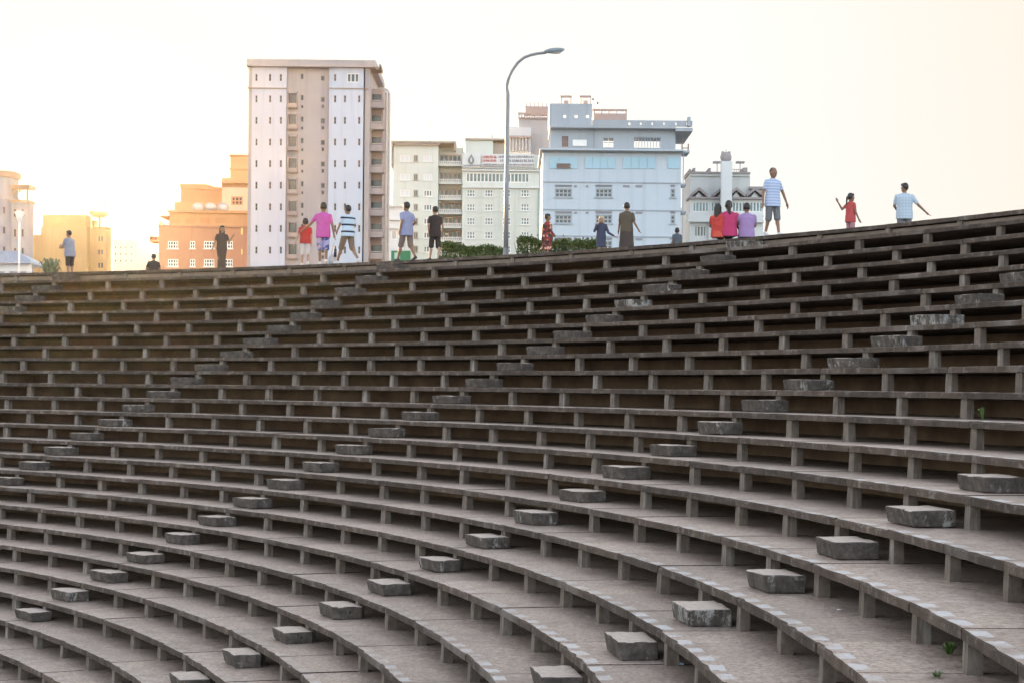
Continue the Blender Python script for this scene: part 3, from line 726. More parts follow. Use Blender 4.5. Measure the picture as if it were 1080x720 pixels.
mb = MB(); a, b, c, d = B.rect(624.5, 730.2, 127.2, 133.2, -.5)
hp = [B.hole(x, 130.6, 1.9, 3, -.5) for x in (663.6, 675.8, 688, 700.4, 713, 724.8)]
wall(mb, a, b, c, d, B.Y-.5, hp, .25, open_back=True); mb.build('roof_parapet', M_B2, B.o, recalc=False)
B.boxes('roof_pier', M_B2, [(725.4, 728.4, 123.6, 133.2)], -.8, 1.0)
tk = [B.hole(x, 123, 3, 3.6, 1.5) for x in (595.4, 607.4, 619.4)]
mb = MB(); a, b, c, d = B.rect(582, 624.4, 109.6, 133.3, 1.5); wall(mb, a, b, c, d, B.Y+1.5, tk, .3, open_back=True); mb.build('roof_house', M_B2, B.o, recalc=False)
B.boxes('roof_house', M_B2, [(579, 582, 109.6, 133.2)], 1.5, 5)
for x in (597, 617.4):
    B.boxes('roof_stand', M_K2, [(x-6, x+6, 101, 102.6), (x-5.4, x-4.4, 102.6, 109.6), (x+4.4, x+5.4, 102.6, 109.6), (x-2.4, x+2.4, 106.4, 109.4)], 2.5, .5)
B.boxes('roof_house', M_K2, [(626, 661, 120, 127)], 4, 5); B.boxes('roof_railing', M_K2, [(624.6, 661.4, 115.2, 117), (626, 627.4, 117, 120), (633.8, 635, 117, 120), (641.4, 642.6, 117, 120), (649, 650.2, 117, 120), (659.4, 661, 117, 120)], 4, .4)
B.boxes('antenna', DARKM, [(625.1, 625.6, 102.6, 115)], 4, .15); B.boxes('antenna', DARKM, [(629.8, 630.2, 106.6, 115)], 4, .15); B.boxes('antenna', WHITE, [(627.2, 627.6, 82, 108)], 4, .15)
mb = MB()
for x, y in ((625.4, 104.8), (630.2, 108.8)): mb.ell(PX(x, y, B.Y+4), .13, .13, .13)
mb.build('beacon', DARKM, B.o, True)
bl = B.boxes('balcony', M_B2, [(718.6, 727.4, 158.9, 161.2)], .8, 4); B.boxes('railing', M_BB, [(718.9, 720, 146.5, 158.9), (725.4, 726.6, 152, 158.9), (720, 725.4, 156, 156.7)], 1, .2, bl)
bl = B.boxes('balcony', M_B2, [(718.6, 723.6, 194, 196)], 1.4, 3); bl = B.boxes('balcony', M_B2, [(718.6, 723.6, 223, 225)], 1.4, 3)
B.boxes('downpipe', M_B2, [(719.2, 720, 161.5, 420)], .5, .2); B.boxes('downpipe', M_BL, [(626.2, 626.8, 133.4, 157)], .2, .15)

# --- grey gabled block with a pylon
Q = Bld('gabled_building', 'grey white block with gabled dormers, teal glass and a slim pylon', 'building', 250, 765)
M_Q = plain('gabled_grey_paint', (.52, .54, .54), .75, .06, .25, streak=True); M_Q2 = plain('gabled_dark_trim', (.30, .27, .27), .8, .12); M_Q3 = plain('gabled_white_paint', (.62, .64, .64), .7, .06)
Q.wall('wall', M_Q, 728, 791, 186, 212, [], 12, dy=1.5)
Q.boxes('roof_ledge', M_Q2, [(727.2, 791.6, 181.4, 183.2), (727.2, 728.6, 178.4, 181.4), (731, 733.4, 177.4, 181.4), (747.4, 749.6, 177.4, 181.4), (784, 788.4, 177, 181.4)], .9, 8)
Q.boxes('roof_ledge', M_Q3, [(728, 791, 183.4, 185.8)], 1.2, 8)
Q.wall('wall', M_Q, 790, 805, 200, 212, [], 12, dy=1.2); Q.boxes('roof_ledge', M_Q2, [(790.6, 805.6, 197, 199.8)], .6, 12)
Q.boxes('roof_edge', M_Q2, [(726.4, 806, 208, 210)], -.6, 4)
for x in (737.4, 761, 777, 796.6):
    a, b, c, d = Q.rect(x-9, x+9, 197.4, 207.9, -.3)
    mb = MB(); mid = (a+b)/2
    for x0_, x1_ in ((a, mid), (b, mid)):
        mb.rings([[(x0_, y_, c), (x0_, y_, c+.35), (x1_, y_, d), (x1_, y_, d-.42)] for y_ in (Q.Y-.3, Q.Y+1.4)])
    o = mb.build('gable', M_Q2, Q.o)
    mb = MB(); mb.rings([[(a+.6, y_, c), (b-.6, y_, c), (mid, y_, d-.6)] for y_ in (Q.Y+.3, Q.Y+1.3)]); mb.build('gable_wall', M_Q3, o)
gh = [Q.hole(x, 218.4, 17, 11) for x in (739, 758.2, 777.6, 796)]
lh = [Q.hole(738.6, 244, 13, 12), Q.hole(761, 244, 13, 12), Q.hole(784, 244, 13, 12)]
Q.wall('wall', M_Q3, 727.6, 805, 210.2, None, gh+lh, 14)
for h in gh: Q.window(h, WHITE, G_TEAL, 5, 1, fw=.14, name='glass_band')
for h in lh: Q.window(h, M_Q3, G_DARK, 4, 1, fw=.16)
Q.boxes('balcony', M_Q3, [(725, 806, 226.6, 228), (725, 806, 232.2, 234.4), (726, 805, 228, 232.2)], -1, .9)
Q.boxes('pilaster', M_Q3, [(746.6, 750.4, 234.5, 420), (770, 774, 234.5, 420), (792, 796, 234.5, 420)], -.6, .6)
py_ = Q.boxes('pylon', M_Q3, [(760, 771.2, 170.2, 420)], -2.2, 1.4)
p = PX(765.6, 166.4, Q.Y-1.5); mb = MB(); mb.ell(p, .75, .5, .75); mb.ell(p+Vector((-.42, 0, .55)), .2, .2, .3); mb.ell(p+Vector((.42, 0, .55)), .2, .2, .3); mb.box(p.x-.6, p.x+.6, p.y-.3, p.y+.3, p.z-.75, p.z-.42); mb.tube([p, p+Vector((0, 0, 1.0))], .05, 6); mb.build('pylon_ornament', M_Q2, py_, True)
for x in (756.4, 780.6):
    p = PX(x, 171.6, Q.Y+4); mb = MB(); mb.box(p.x-.55, p.x+.55, p.y-.5, p.y+.5, p.z-.1, p.z+.12); mb.tube([p, p+Vector((0, 0, -1.4))], .05, 6); mb.build('roof_table', M_Q2, Q.o)
Q.boxes('roof_railing', M_Q2, [(771.4, 786, 178.6, 179.2)] + [(772+i*2.2, 772.4+i*2.2, 179.2, 181.4) for i in range(7)], 1, .1)

# --- white pavilion on the promenade at the left edge
YP = 84
pv = thing('pavilion', PX(6, 290, YP), 'white pavilion with pale blue hipped metal roof at the left edge', 'pavilion')
M_PR = plain('pale_blue_roof_metal', (.26, .33, .43), .4, .06, .8); M_PW = plain('pavilion_white_paint', (.66, .68, .72), .6, .08, .5)
zp = ZP-.004
a = PX(-40, 275, YP).x; b = PX(32, 275, YP).x; ze = PX(20, 275.5, YP).z; zr = PX(0, 262.8, YP).z
ax, bx_ = PX(-20, 262, YP).x, PX(8, 262, YP).x
mb = MB(); y0_, y1_ = YP, YP+3.4
mb.rings([[(a, y0_, ze-.10), (b, y0_, ze-.10), (b, y1_, ze-.10), (a, y1_, ze-.10)], [(a, y0_, ze), (b, y0_, ze), (b, y1_, ze), (a, y1_, ze)], [(ax, y0_+1.4, zr), (bx_, y0_+1.4, zr), (bx_, y0_+2.0, zr), (ax, y0_+2.0, zr)]])
rf = mb.build('roof', M_PR, pv)
mb = MB()
for t in [i/16 for i in range(17)]:
    mb.tube([(a+(b-a)*t, y0_+.02, ze+.02), (ax+(bx_-ax)*t, y0_+1.4, zr+.02)], .02, 5)
mb.build('roof_seam', M_PR, rf)
for x in (-28, -12, 4, 27):
    c_ = PX(x, 280, YP); 
    if x > 38: continue
    mb = MB(); mb.box(c_.x-.1, c_.x+.1, YP+.5, YP+.7, zp, ze-.1); mb.build('post', M_PW, pv)
mb = MB(); mb.box(PX(-38, 280, YP).x, PX(29, 280, YP).x, YP+2.4, YP+2.6, zp, zp+.8); mb.build('low_wall', M_PW, pv)
mb = MB(); mb.box(PX(-38, 280, YP).x, PX(29, 280, YP).x, YP+.45, YP+.75, ze-.42, ze-.105); mb.build('beam', M_PW, pv)

# ------------------------------------------------------------------ street lamps
def lamp(name, x, ytop, Y, label, head_dx, rad, mat, small=False):
    p = PX(x, 262, Y); top = PX(x, ytop, Y)
    t = thing(name, (p.x, Y, ZP-.004), label, 'street lamp')
    mb = MB()
    if not small:
        h2 = PX(x, 100, Y).z
        pts = [(p.x, Y, ZP-.004), (p.x, Y, ZP+2.5), (p.x+.01, Y, h2)]; rd = [rad*1.25, rad*1.1, rad*.95]
        for px_, py_ in ((534.4, 92), (536.2, 84), (540, 75), (546, 66.5), (552.5, 61), (560, 58.2), (568, 56.6), (576, 55.8)):
            q = PX(px_+x-533.6, py_, Y); pts.append((q.x, Y, q.z)); rd.append(rad*.72)
        mb.tube(pts, rd, 12); mb.build('pole', mat, t, True)
        c = PX(584.6+x-533.6, 53.6, Y); mb = MB(); mb.ell(c, .33, .13, .085, 18, 10, rot=Matrix.Rotation(R(-6), 3, 'Y')); mb.build('lamp_head', plain('lamp_grey', (.20, .24, .27), .4, .1), t, True)
        mb = MB(); mb.ell(c+Vector((.03, 0, -.05)), .20, .09, .06, 14, 8); mb.build('lamp_lens', plain('lens_grey', (.4, .42, .42), .2, .05), t, True)
        mb = MB(); mb.tube([(p.x, Y, ZP-.004), (p.x, Y, ZP+.03)], .2, 12); mb.tube([(p.x, Y, ZP+.03), (p.x, Y, ZP+.6)], rad*1.45, 12); mb.build('base', mat, t)
    else:
        mb.tube([(p.x, Y, ZP-.004), (p.x, Y, top.z-.35)], rad, 10); mb.build('pole', mat, t, True)
        mb = MB(); mb.tube([(p.x, Y, top.z-.36), (p.x, Y, top.z)], [.07, .2], 14); mb.build('lamp_shade', WHITE, t, True)
        mb = MB(); mb.ell((p.x, Y, top.z+.02), .23, .23, .07); mb.build('cap', mat, t, True)
    return t
lamp('street_lamp', 533.6, 52, rim_depth(533)+5.5, 'tall grey street lamp with curved arm standing behind the rim', 0, .062, plain('pole_grey', (.22, .23, .25), .5, .15, 2, .3))
lamp('garden_lamp', 20.3, 225, 81, 'white post lamp with flared shade in front of the corner building', 0, .045, WHITE, True)

# ------------------------------------------------------------------ hedges and small plants
def leafmat(name, c1, c2):
    m, n, l, b = newmat(name)
    oi = tex(n, l, 6, 3, .6)
    l.new(ramp(n, l, oi, [(.3, c1), (.7, c2)]), b.inputs['Base Color']); b.inputs['Roughness'].default_value = .6
    return m
LEAF = leafmat('hedge_leaf', (.04, .062, .012), (.10, .135, .03)); STEM = plain('stem', (.10, .07, .045), .9, .2)
def leaf(mb, p, s, rng):
    d = Vector((rng.gauss(0, 1), rng.gauss(0, 1), rng.gauss(.3, .8))).normalized(); e = d.cross(Vector((rng.gauss(0, 1), rng.gauss(0, 1), rng.gauss(0, 1)))).normalized()
    mb.quad(p, p+d*s*.5+e*s*.28, p+d*s, p+d*s*.5-e*s*.28)
def hedge(x0, x1, ytop, D, label, seed, sag=0):
    rng = random.Random(seed); xm = (x0+x1)/2; Y = rim_depth(xm)+D
    a, b = PX(x0, 255, Y).x, PX(x1, 255, Y).x; zt = PX(xm, ytop, Y).z; z0 = ZP-.004
    t = thing('hedge', ((a+b)/2, Y, z0), label, 'hedge', 'clipped hedges along the promenade')
    mb = MB(); n_ = int(2600*(b-a))
    for i in range(n_):
        u = rng.random(); x = a+(b-a)*u
        prof = .05*math.sin(x*2.1+seed)+.03*math.sin(x*5.3)+rng.gauss(0, .03)-sag*u
        top = zt+prof-.06
        if min(u, 1-u)*(b-a) < .12: top -= .06*(1-min(u, 1-u)*(b-a)/.12)
        f = rng.random()
        if f < .5: p = Vector((x, Y-.42+abs(rng.gauss(0, .07)), rng.uniform(z0+.05, top)))
        elif f < .85: p = Vector((x, Y+rng.uniform(-.42, .42), top-abs(rng.gauss(0, .07))))
        else: p = Vector((x, Y+rng.uniform(-.4, .4), rng.uniform(z0, top)))
        leaf(mb, p, rng.uniform(.06, .11), rng)
    mb.build('foliage', LEAF, t, recalc=False)
    mb = MB()
    for i in range(int((b-a)*4)+2):
        x = a+(b-a)*(i+.5)/(int((b-a)*4)+2); 
        for q in range(3): mb.tube([(x, Y, z0), (x+rng.uniform(-.2, .2), Y+rng.uniform(-.25, .25), z0+(zt-z0)*.85)], [.02, .006], 5)
    mb.build('branch', STEM, t)
hedge(466, 530, 256, 7, 'longest clipped green hedge, left of the street lamp', 1, .12)
hedge(546, 572, 250.8, 5.5, 'short bushy green hedge just right of the street lamp', 2)
hedge(575, 603, 253.2, 6.5, 'low green hedge behind the woman in red print', 3)
hedge(604, 632, 253.5, 6.0, 'green hedge behind the child in navy', 4)
def tuft(name, p, label, n_, h, spread, seed, cat='plant', broad=.22, mat=None):
    rng = random.Random(seed); mb = MB()
    for i in range(n_):
        a_ = rng.uniform(0, 6.28); q = Vector(p)+Vector((math.cos(a_), math.sin(a_), 0))*rng.uniform(0, spread*.3)
        d = Vector((math.cos(a_)*rng.uniform(.2, 1), math.sin(a_)*rng.uniform(.2, 1), 0))*spread; hh_ = h*rng.uniform(.5, 1); sdv = Vector((-math.sin(a_), math.cos(a_), 0))*broad*h
        pts = [q, q+d*.4+Vector((0, 0, hh_*.75)), q+d*.85+Vector((0, 0, hh_)), q+d*1.2+Vector((0, 0, hh_*.8))]
        wv = [.25, 1, .8, .05]
        for j in range(3): mb.quad(pts[j]-sdv*wv[j]*.5, pts[j]+sdv*wv[j]*.5, pts[j+1]+sdv*wv[j+1]*.5, pts[j+1]-sdv*wv[j+1]*.5)
    o = mb.build(name, mat or LEAF, None, recalc=False); rebase(o, p); return tag(o, label, cat)
pp = PX(53, 286, 76); tuft('shrub', (pp.x, 76, ZP-.004), 'small spiky shrub beside the white pavilion', 60, 1.25, .45, 5, broad=.08, mat=leafmat('shrub_leaf', (.08, .10, .05), (.16, .18, .10)))
WEED = leafmat('weed_leaf', (.035, .075, .015), (.09, .16, .03))
def on_tier(x, y, k):               # the point of tier k's tread seen at a pixel
    a = x-HX; b = HY-y; t = (zK(k)-CZ)*FPX/(b+TH*a); return Vector((a*t/FPX-TH*b*t/FPX, t, zK(k)))
def at_ray(x, k, back): 
    u = (x-HX)/FPX; r = rK(k-1)+back; a = u*u+1; b = -2*(u*BC.x+BC.y); c = BC.x**2+BC.y**2-r*r; t = (-b+math.sqrt(b*b-4*a*c))/(2*a); return Vector((u*t, t, zK(k)))
tuft('weed', at_ray(1037, 10, .02)+Vector((0, 0, .004)), 'single bright green weed sprouting under an upper slab at right', 7, .17, .11, 8, broad=.25, mat=WEED)
tuft('weed', on_tier(1001, 690, 15)+Vector((0, 0, .004)), 'bright green weed clump in the lower right gap between posts', 30, .10, .10, 9, broad=.2, mat=WEED)
tuft('weed', on_tier(988, 714, 15)+Vector((0, 0, .004)), 'small low weed at the bottom right edge of the picture', 22, .045, .10, 10, broad=.3, mat=WEED)
def scrap(p, s, mat, label, seed):
    rng = random.Random(seed); mb = MB(); n_ = 7
    top = [Vector(p)+Vector((math.cos(6.28*i/n_)*s*rng.uniform(.6, 1.1), math.sin(6.28*i/n_)*s*rng.uniform(.5, 1), rng.uniform(.012, .05)*s*8)) for i in range(n_)]
    mb.rings([[Vector((q.x, q.y, p[2]+.004)) for q in top], top]); o = mb.build('litter', mat, None); rebase(o, p); tag(o, label, 'litter', 'scraps of litter on the tiers')
scrap(on_tier(716, 700, 17), .08, plain('blue_plastic', (.35, .48, .58), .4, .15), 'crumpled pale blue plastic scrap below the riser at bottom centre', 3)
scrap(on_tier(885, 643, 15), .035, plain('white_paper', (.7, .7, .68), .7, .05), 'tiny white paper scrap on a tread at lower right', 4)
# small green and pale box at the feet of the man in lavender
YB = rim_depth(422)+1.5; pb = PX(422, 266, YB)
cr = thing('planter_box', (pb.x, YB, ZP-.004), 'low green box with pale front panel behind the lavender shirted man', 'box')
zt_ = PX(422, 264.6, YB).z
mb = MB(); a, b = PX(412.6, 266, YB).x, PX(432.4, 266, YB).x
mb.box(a, b, YB, YB+.5, ZP-.004, zt_); mb.build('body', plain('box_green', (.05, .22, .10), .6, .15), cr)
mb = MB(); mb.box(a+.1, b-.3, YB-.02, YB-.002, zt_-.26, zt_-.06); mb.build('front_panel', plain('box_pale_green', (.45, .60, .50), .6, .1), cr)
#@@PEOPLE
# ------------------------------------------------------------------ people on the promenade
def skinmat(name, c):
    m = plain(name, c, .55, .08, 8); return m
SKIN = skinmat('skin', (.21, .115, .07)); SKIN_PALE = skinmat('skin_pale', (.32, .20, .14)); HAIR = plain('black_hair', (.018, .014, .012), .5, .3, 30); HAIR_L = plain('fair_hair', (.50, .40, .28), .55, .2, 30)
EYE = plain('eye', (.02, .02, .02), .2, .05); LIP = plain('lip', (.24, .09, .07), .5, .05); SHOE = plain('dark_shoe', (.04, .035, .035), .6, .1); SHOE_W = plain('pale_shoe', (.5, .5, .5), .6, .1)
def cloth(name, c): return plain('cloth_'+name, tuple(q*.74 for q in c), .85, .14, 9)
def stripes(name, c1, c2, n_, th, off=0):
    m, n, l, b = newmat('cloth_'+name)
    c = n.new('ShaderNodeTexCoord'); sp = n.new('ShaderNodeSeparateXYZ'); l.new(c.outputs['Object'], sp.inputs[0])
    z = math_(n, l, 'FRACT', math_(n, l, 'MULTIPLY_ADD', sp.outputs[2], n_, off))
    f = math_(n, l, 'LESS_THAN', z, th)
    l.new(mix(n, l, f, c1, c2), b.inputs['Base Color']); b.inputs['Roughness'].default_value = .85
    return m
def blotch(name, c1, c2, c3, scale=9):
    m, n, l, b = newmat('cloth_'+name)
    f = tex(n, l, scale, 2, .5); f2 = tex(n, l, scale*.8, 2, .5, seed=4)
    c = mix(n, l, ramp(n, l, f, [(.47, (0, 0, 0)), (.52, (1, 1, 1))]), c1, c2)
    c = mix(n, l, ramp(n, l, f2, [(.56, (0, 0, 0)), (.60, (1, 1, 1))]), c, c3)
    l.new(c, b.inputs['Base Color']); b.inputs['Roughness'].default_value = .85
    return m
def check(name, c1, c2):
    m, n, l, b = newmat('cloth_'+name)
    c = n.new('ShaderNodeTexCoord'); sp = n.new('ShaderNodeSeparateXYZ'); l.new(c.outputs['Object'], sp.inputs[0])
    a = math_(n, l, 'LESS_THAN', math_(n, l, 'FRACT', math_(n, l, 'MULTIPLY', sp.outputs[2], 12.0)), .35)
    d = math_(n, l, 'LESS_THAN', math_(n, l, 'FRACT', math_(n, l, 'MULTIPLY', sp.outputs[0], 12.0)), .35)
    l.new(mix(n, l, math_(n, l, 'MULTIPLY', math_(n, l, 'ADD', a, d), .5), c1, c2), b.inputs['Base Color']); b.inputs['Roughness'].default_value = .85
    return m
def remesh(mb, name, mat, parent, vox, smooth=4, scale=1.0):
    me = bpy.data.meshes.new(name+'_raw'); me.from_pydata([tuple(v) for v in mb.v], [], mb.f)
    b = bmesh.new(); b.from_mesh(me); bmesh.ops.recalc_face_normals(b, faces=b.faces); b.to_mesh(me); b.free()
    o = bpy.data.objects.new(name+'_raw', me); COL.objects.link(o)
    r = o.modifiers.new('r', 'REMESH'); r.mode = 'VOXEL'; r.voxel_size = vox; r.use_smooth_shade = True
    q = o.modifiers.new('s', 'SMOOTH'); q.factor = .5; q.iterations = smooth
    dg = bpy.context.evaluated_depsgraph_get()
    m2 = bpy.data.meshes.new_from_object(o.evaluated_get(dg)); m2.name = name
    bpy.data.objects.remove(o); bpy.data.meshes.remove(me)
    m2.materials.clear(); m2.materials.append(mat)
    p = bpy.data.objects.new(name, m2); COL.objects.link(p); p.parent = parent
    m2.polygons.foreach_set('use_smooth', [True]*len(m2.polygons))
    return p
def loft(mb, secs, seg=18):        # (center, rx, ry)
    mb.rings([[Vector(c)+Vector((rx*math.cos(6.28318*j/seg), ry*math.sin(6.28318*j/seg), 0)) for j in range(seg)] for c, rx, ry in secs])
def person(x, ytop, h, label, rz, pose=None, top=None, topcol=None, bottom='shorts', botcol=None, hair='short', haircol=None, skin=None,
           kid=0.0, shoes=True, sleeve=.62, stout=1.0, near=.7, D=None, group='people strolling along the rim', seat=None, head_turn=0.0, extra=None, build=1.0):
    skin = skin or SKIN; haircol = haircol or HAIR
    b_ = HY-ytop+TH*(x-HX); rel = ZP-CZ; rd = rim_depth(x)
    Y = (rel+h)*FPX/b_
    if D is not None: Y = rd+D
    if Y < rd+near: Y = rd+near
    h = b_*Y/FPX-rel
    px_ = PX(x, ytop+20, Y)
    t = thing('person', (px_.x, Y, ZP-.004), label, 'person', group, R(rz))
    P = dict(pz=.93, px=0, py=0, lean=(0, 0), le=(-.22, -.03, 1.12), lw=(-.23, .06, .87), re=(.22, -.03, 1.12), rw=(.23, .06, .87),
             lk=(-.10, .02, .50), la=(-.10, -.03, .085), rk=(.10, .02, .50), ra=(.10, -.03, .085), lt=None, rt=None)
    P.update(pose or {})
    full = 1.75 if seat is None else 1.75-(.93-P['pz'])
    s = h/full
    V = lambda q: Vector(q)
    hs = 1.12+kid*.33
    ph = V((P['px'], P['py'], P['pz'])); lean = V((P['lean'][0], P['lean'][1], 0))
    up = lambda z, f: ph+V((0, 0, z))+lean*f
    ch = up(.37, .75); nk = up(.545, 1.0); hd = up(.69-.02*kid, 1.12)+V((0, .02, 0))
    ht = Matrix.Rotation(R(head_turn), 3, 'Z')
    st = stout*1.10
    lsh, rsh = up(.455, .95)+V((-.160*st, 0, 0)), up(.455, .95)+V((.160*st, 0, 0))
    lh, rh = ph+V((-.085*st, 0, -.02)), ph+V((.085*st, 0, -.02))
    B_ = MB()
    loft(B_, [(up(-.10, 0), .07*st, .06), (up(-.06, 0), .145*st, .105*st), (up(.04, .1), .155*st, .11*st), (up(.16, .3), .132*st, .10*st), (up(.30, .6), .15*st, .105*st), (up(.42, .85), .165*st, .10*st), (up(.49, .95), .15*st, .085), (up(.535, 1), .07, .06), (up(.56, 1.02), .05, .05)])
    B_.capsule(up(.5, .95), hd-V((0, .02, .06)), .052, .05)
    B_.ell(hd, .076*hs, .094*hs, .115*hs); B_.ell(hd+ht @ V((0, .022*hs, -.06*hs)), .054*hs, .064*hs, .058*hs)
    B_.ell(hd+ht @ V((0, .10*hs, -.012*hs)), .013*hs, .022*hs, .022*hs, 8, 6)
    for sg_ in (-1, 1): B_.ell(hd+ht @ V((sg_*.078*hs, -.005, -.008*hs)), .013*hs, .024*hs, .033*hs, 8, 6)
    arms = ((lsh, V(P['le']), V(P['lw']), -1), (rsh, V(P['re']), V(P['rw']), 1))
    for sh, el, wr, sg_ in arms:
        B_.capsule(sh, el, .050*st, .038); B_.capsule(el, wr, .039, .026)
        d = (wr-el).normalized(); side = d.cross(V((sg_*1.0, .0, .15))).normalized()
        pc = wr+d*.05; B_.ell(pc, .033, .033, .052, 10, 7, rot=d.to_track_quat('Z', 'Y').to_matrix())
        nrm = d.cross(side).normalized()
        for i, (o_, L_) in enumerate(((-.026, .062), (-.009, .075), (.009, .07), (.026, .055))):
            k0 = wr+d*.085+side*o_; k1 = k0+d*L_*.55+nrm*sg_*-.006; k2 = k1+d*L_*.5+nrm*sg_*-.022
            B_.capsule(k0-d*.02, k1, .0105, .010, 8); B_.capsule(k1, k2, .010, .0085, 8)
        B_.capsule(wr+d*.03-side*.024, wr+d*.085-side*.058, .012, .010, 8)
    legs = ((lh, V(P['lk']), V(P['la']), P['lt']), (rh, V(P['rk']), V(P['ra']), P['rt']))
    for hp_, kn, an, tt in legs:
        B_.capsule(hp_, kn, .078*st, .052); B_.capsule(kn, an, .052, .034)
        B_.ell(kn.lerp(an, .28)+V((0, -.018, 0)), .046, .05, .11, 10, 8)
        td = V(tt) if tt else V((0, 1, -.02)); td.normalize()
        B_.capsule(an+V((0, 0, -.045))-td*.03, an+V((0, 0, -.055))+td*.14, .035, .026)
    body = remesh(B_, 'body', skin, t, .0095, 3); body.scale = (s, s, s)
    def add(o): o.scale = (s, s, s); return o
    # eyes, brows and mouth
    F = MB()
    for sg_ in (-1, 1):
        F.ell(hd+ht @ V((sg_*.030*hs, .084*hs, .006*hs)), .012*hs, .008, .007*hs, 8, 6)
    add(F.build('eye', EYE, t, True, local=True))
    F = MB(); F.ell(hd+ht @ V((0, .086*hs, -.062*hs)), .022*hs, .008, .007*hs, 10, 6); add(F.build('mouth', LIP, t, True, local=True))
    # hair
    Hm = MB()
    if hair != 'bald':
        Hm.ell(hd+ht @ V((0, -.020*hs, .024*hs)), .085*hs, .092*hs, .104*hs)
        Hm.ell(hd+ht @ V((0, .035*hs, .072*hs)), .066*hs, .055*hs, .045*hs)
    else:
        Hm.ell(hd+ht @ V((0, -.022*hs, .020*hs)), .080*hs, .084*hs, .099*hs)
    if hair in ('long', 'bob'):
        Hm.capsule(hd+ht @ V((0, -.06, 0)), hd+ht @ V((0, -.075, -.17 if hair == 'bob' else -.32)), .085*hs, .06)
        for sg_ in (-1, 1): Hm.capsule(hd+ht @ V((sg_*.065*hs, -.02, .02)), hd+ht @ V((sg_*.08*hs, -.03, -.14 if hair == 'bob' else -.26)), .035, .028)
    if hair == 'tail':
        Hm.capsule(hd+ht @ V((0, -.10*hs, .04)), hd+ht @ V((0, -.135, -.06)), .035, .042); Hm.capsule(hd+ht @ V((0, -.135, -.06)), hd+ht @ V((.01, -.12, -.36)), .042, .02)
    if hair == 'windtail':
        Hm.capsule(hd+ht @ V((0, -.10*hs, .03)), hd+ht @ V((0, -.17, -.02)), .032, .04); Hm.capsule(hd+ht @ V((0, -.17, -.02)), hd+ht @ V((0, -.20, -.26)), .04, .018)
    if hair == 'bun':
        Hm.ell(hd+ht @ V((0, -.07, .115)), .045, .045, .045)
    add(remesh(Hm, 'hair', haircol, t, .010, 2))
    # top
    if top:
        C_ = MB(); hem = {'tee': -.10, 'long': -.16, 'crop': -.02, 'dress': -.10}[top]
        e_ = .022
        loft(C_, [(up(hem, 0), (.164+e_)*st, (.132+e_)*st), (up(0, .05), (.164+e_)*st, (.125+e_)*st), (up(.16, .3), (.148+e_)*st, (.108+e_)*st), (up(.30, .6), (.155+e_)*st, (.108+e_)*st), (up(.42, .85), (.160+e_)*st, (.100+e_)*st), (up(.50, .95), (.128+e_)*st, .095), (up(.545, 1), .074, .07)])
        for sh, el, wr, sg_ in arms:
            C_.capsule(sh+V((0, 0, -.012)), sh.lerp(el, sleeve), .060*st, .056)
            if sleeve > .9: C_.capsule(el, el.lerp(wr, .85), .055, .042)
        add(remesh(C_, 'shirt' if top != 'dress' else 'dress_top', topcol, t, .012, 3))
    if bottom:
        C_ = MB(); e_ = .018
        if bottom in ('shorts', 'trousers', 'short_shorts'):
            loft(C_, [(ph+V((0, 0, -.12)), .13*st, .10*st), (ph+V((0, 0, -.05)), (.155+e_)*st, (.112+e_)*st), (ph+V((0, 0, .04)), (.158+e_)*st, (.113+e_)*st), (ph+V((0, 0, .10)), (.150+e_)*st, (.108+e_)*st)])
            for hp_, kn, an, tt in legs:
                f = {'shorts': .96, 'short_shorts': .62, 'trousers': 1}[bottom]
                C_.capsule(hp_, hp_.lerp(kn, f), .088*st, .084)
                if bottom == 'trousers': C_.capsule(kn, kn.lerp(an, .92), .075, .062)
                elif bottom == 'shorts': C_.capsule(hp_.lerp(kn, f), hp_.lerp(kn, f)+(an-kn)*.08, .084, .088)
        else:
            zl = {'skirt': .32, 'knee_dress': .46, 'long_dress': .14}[bottom]; fl = {'skirt': .24, 'knee_dress': .22, 'long_dress': .165}[bottom]
            loft(C_, [(V((ph.x, ph.y, zl)), fl, fl*.85), (V((ph.x, ph.y, (zl+ph.z)/2)), fl*.92, fl*.78), (ph+V((0, 0, -.05)), (.165+e_)*st, (.125+e_)*st), (ph+V((0, 0, .06)), (.160+e_)*st, (.113+e_)*st), (ph+V((0, 0, .12)), (.152+e_)*st, (.11+e_)*st)])
        add(remesh(C_, 'skirt' if bottom in ('skirt', 'knee_dress', 'long_dress') else 'trousers' if bottom == 'trousers' else 'shorts', botcol, t, .012, 3))
    if shoes:
        for hp_, kn, an, tt in legs:
            td = V(tt) if tt else V((0, 1, -.02)); td.normalize()
            C_ = MB(); C_.capsule(an+V((0, 0, -.045))-td*.04, an+V((0, 0, -.052))+td*.15, .043, .034); C_.capsule(an+V((0, 0, -.03)), an, .042, .04)
            add(remesh(C_, 'shoe', SHOE if shoes is True else shoes, t, .010, 2))
    if extra: extra(t, s, hd, P)
    return t, s, Y
def stride(a, rear=.06):
    a *= .80            # legs apart along the walking direction
    return dict(pz=.93-a*a*.22, lk=(-.09, a*.52, .50), la=(-.09, a, .10), rk=(.09, -a*.25, .48), ra=(.09, -a*1.05, .085+rear), lt=(0, 1, .12), rt=(0, 1, -.35))

# 1 man at the far left, turned left with his forearms raised
person(74, 243, 1.68, 'man in grey-blue shirt and dark shorts raising his forearms near the pavilion', 62, dict(le=(-.22, .16, 1.16), lw=(-.06, .40, 1.20), re=(.22, .16, 1.14), rw=(.06, .38, 1.12), lean=(0, .05)),
       'long', cloth('greyblue', (.30, .31, .38)), 'shorts', cloth('darkbrown', (.06, .045, .04)), stout=1.15, sleeve=.8)
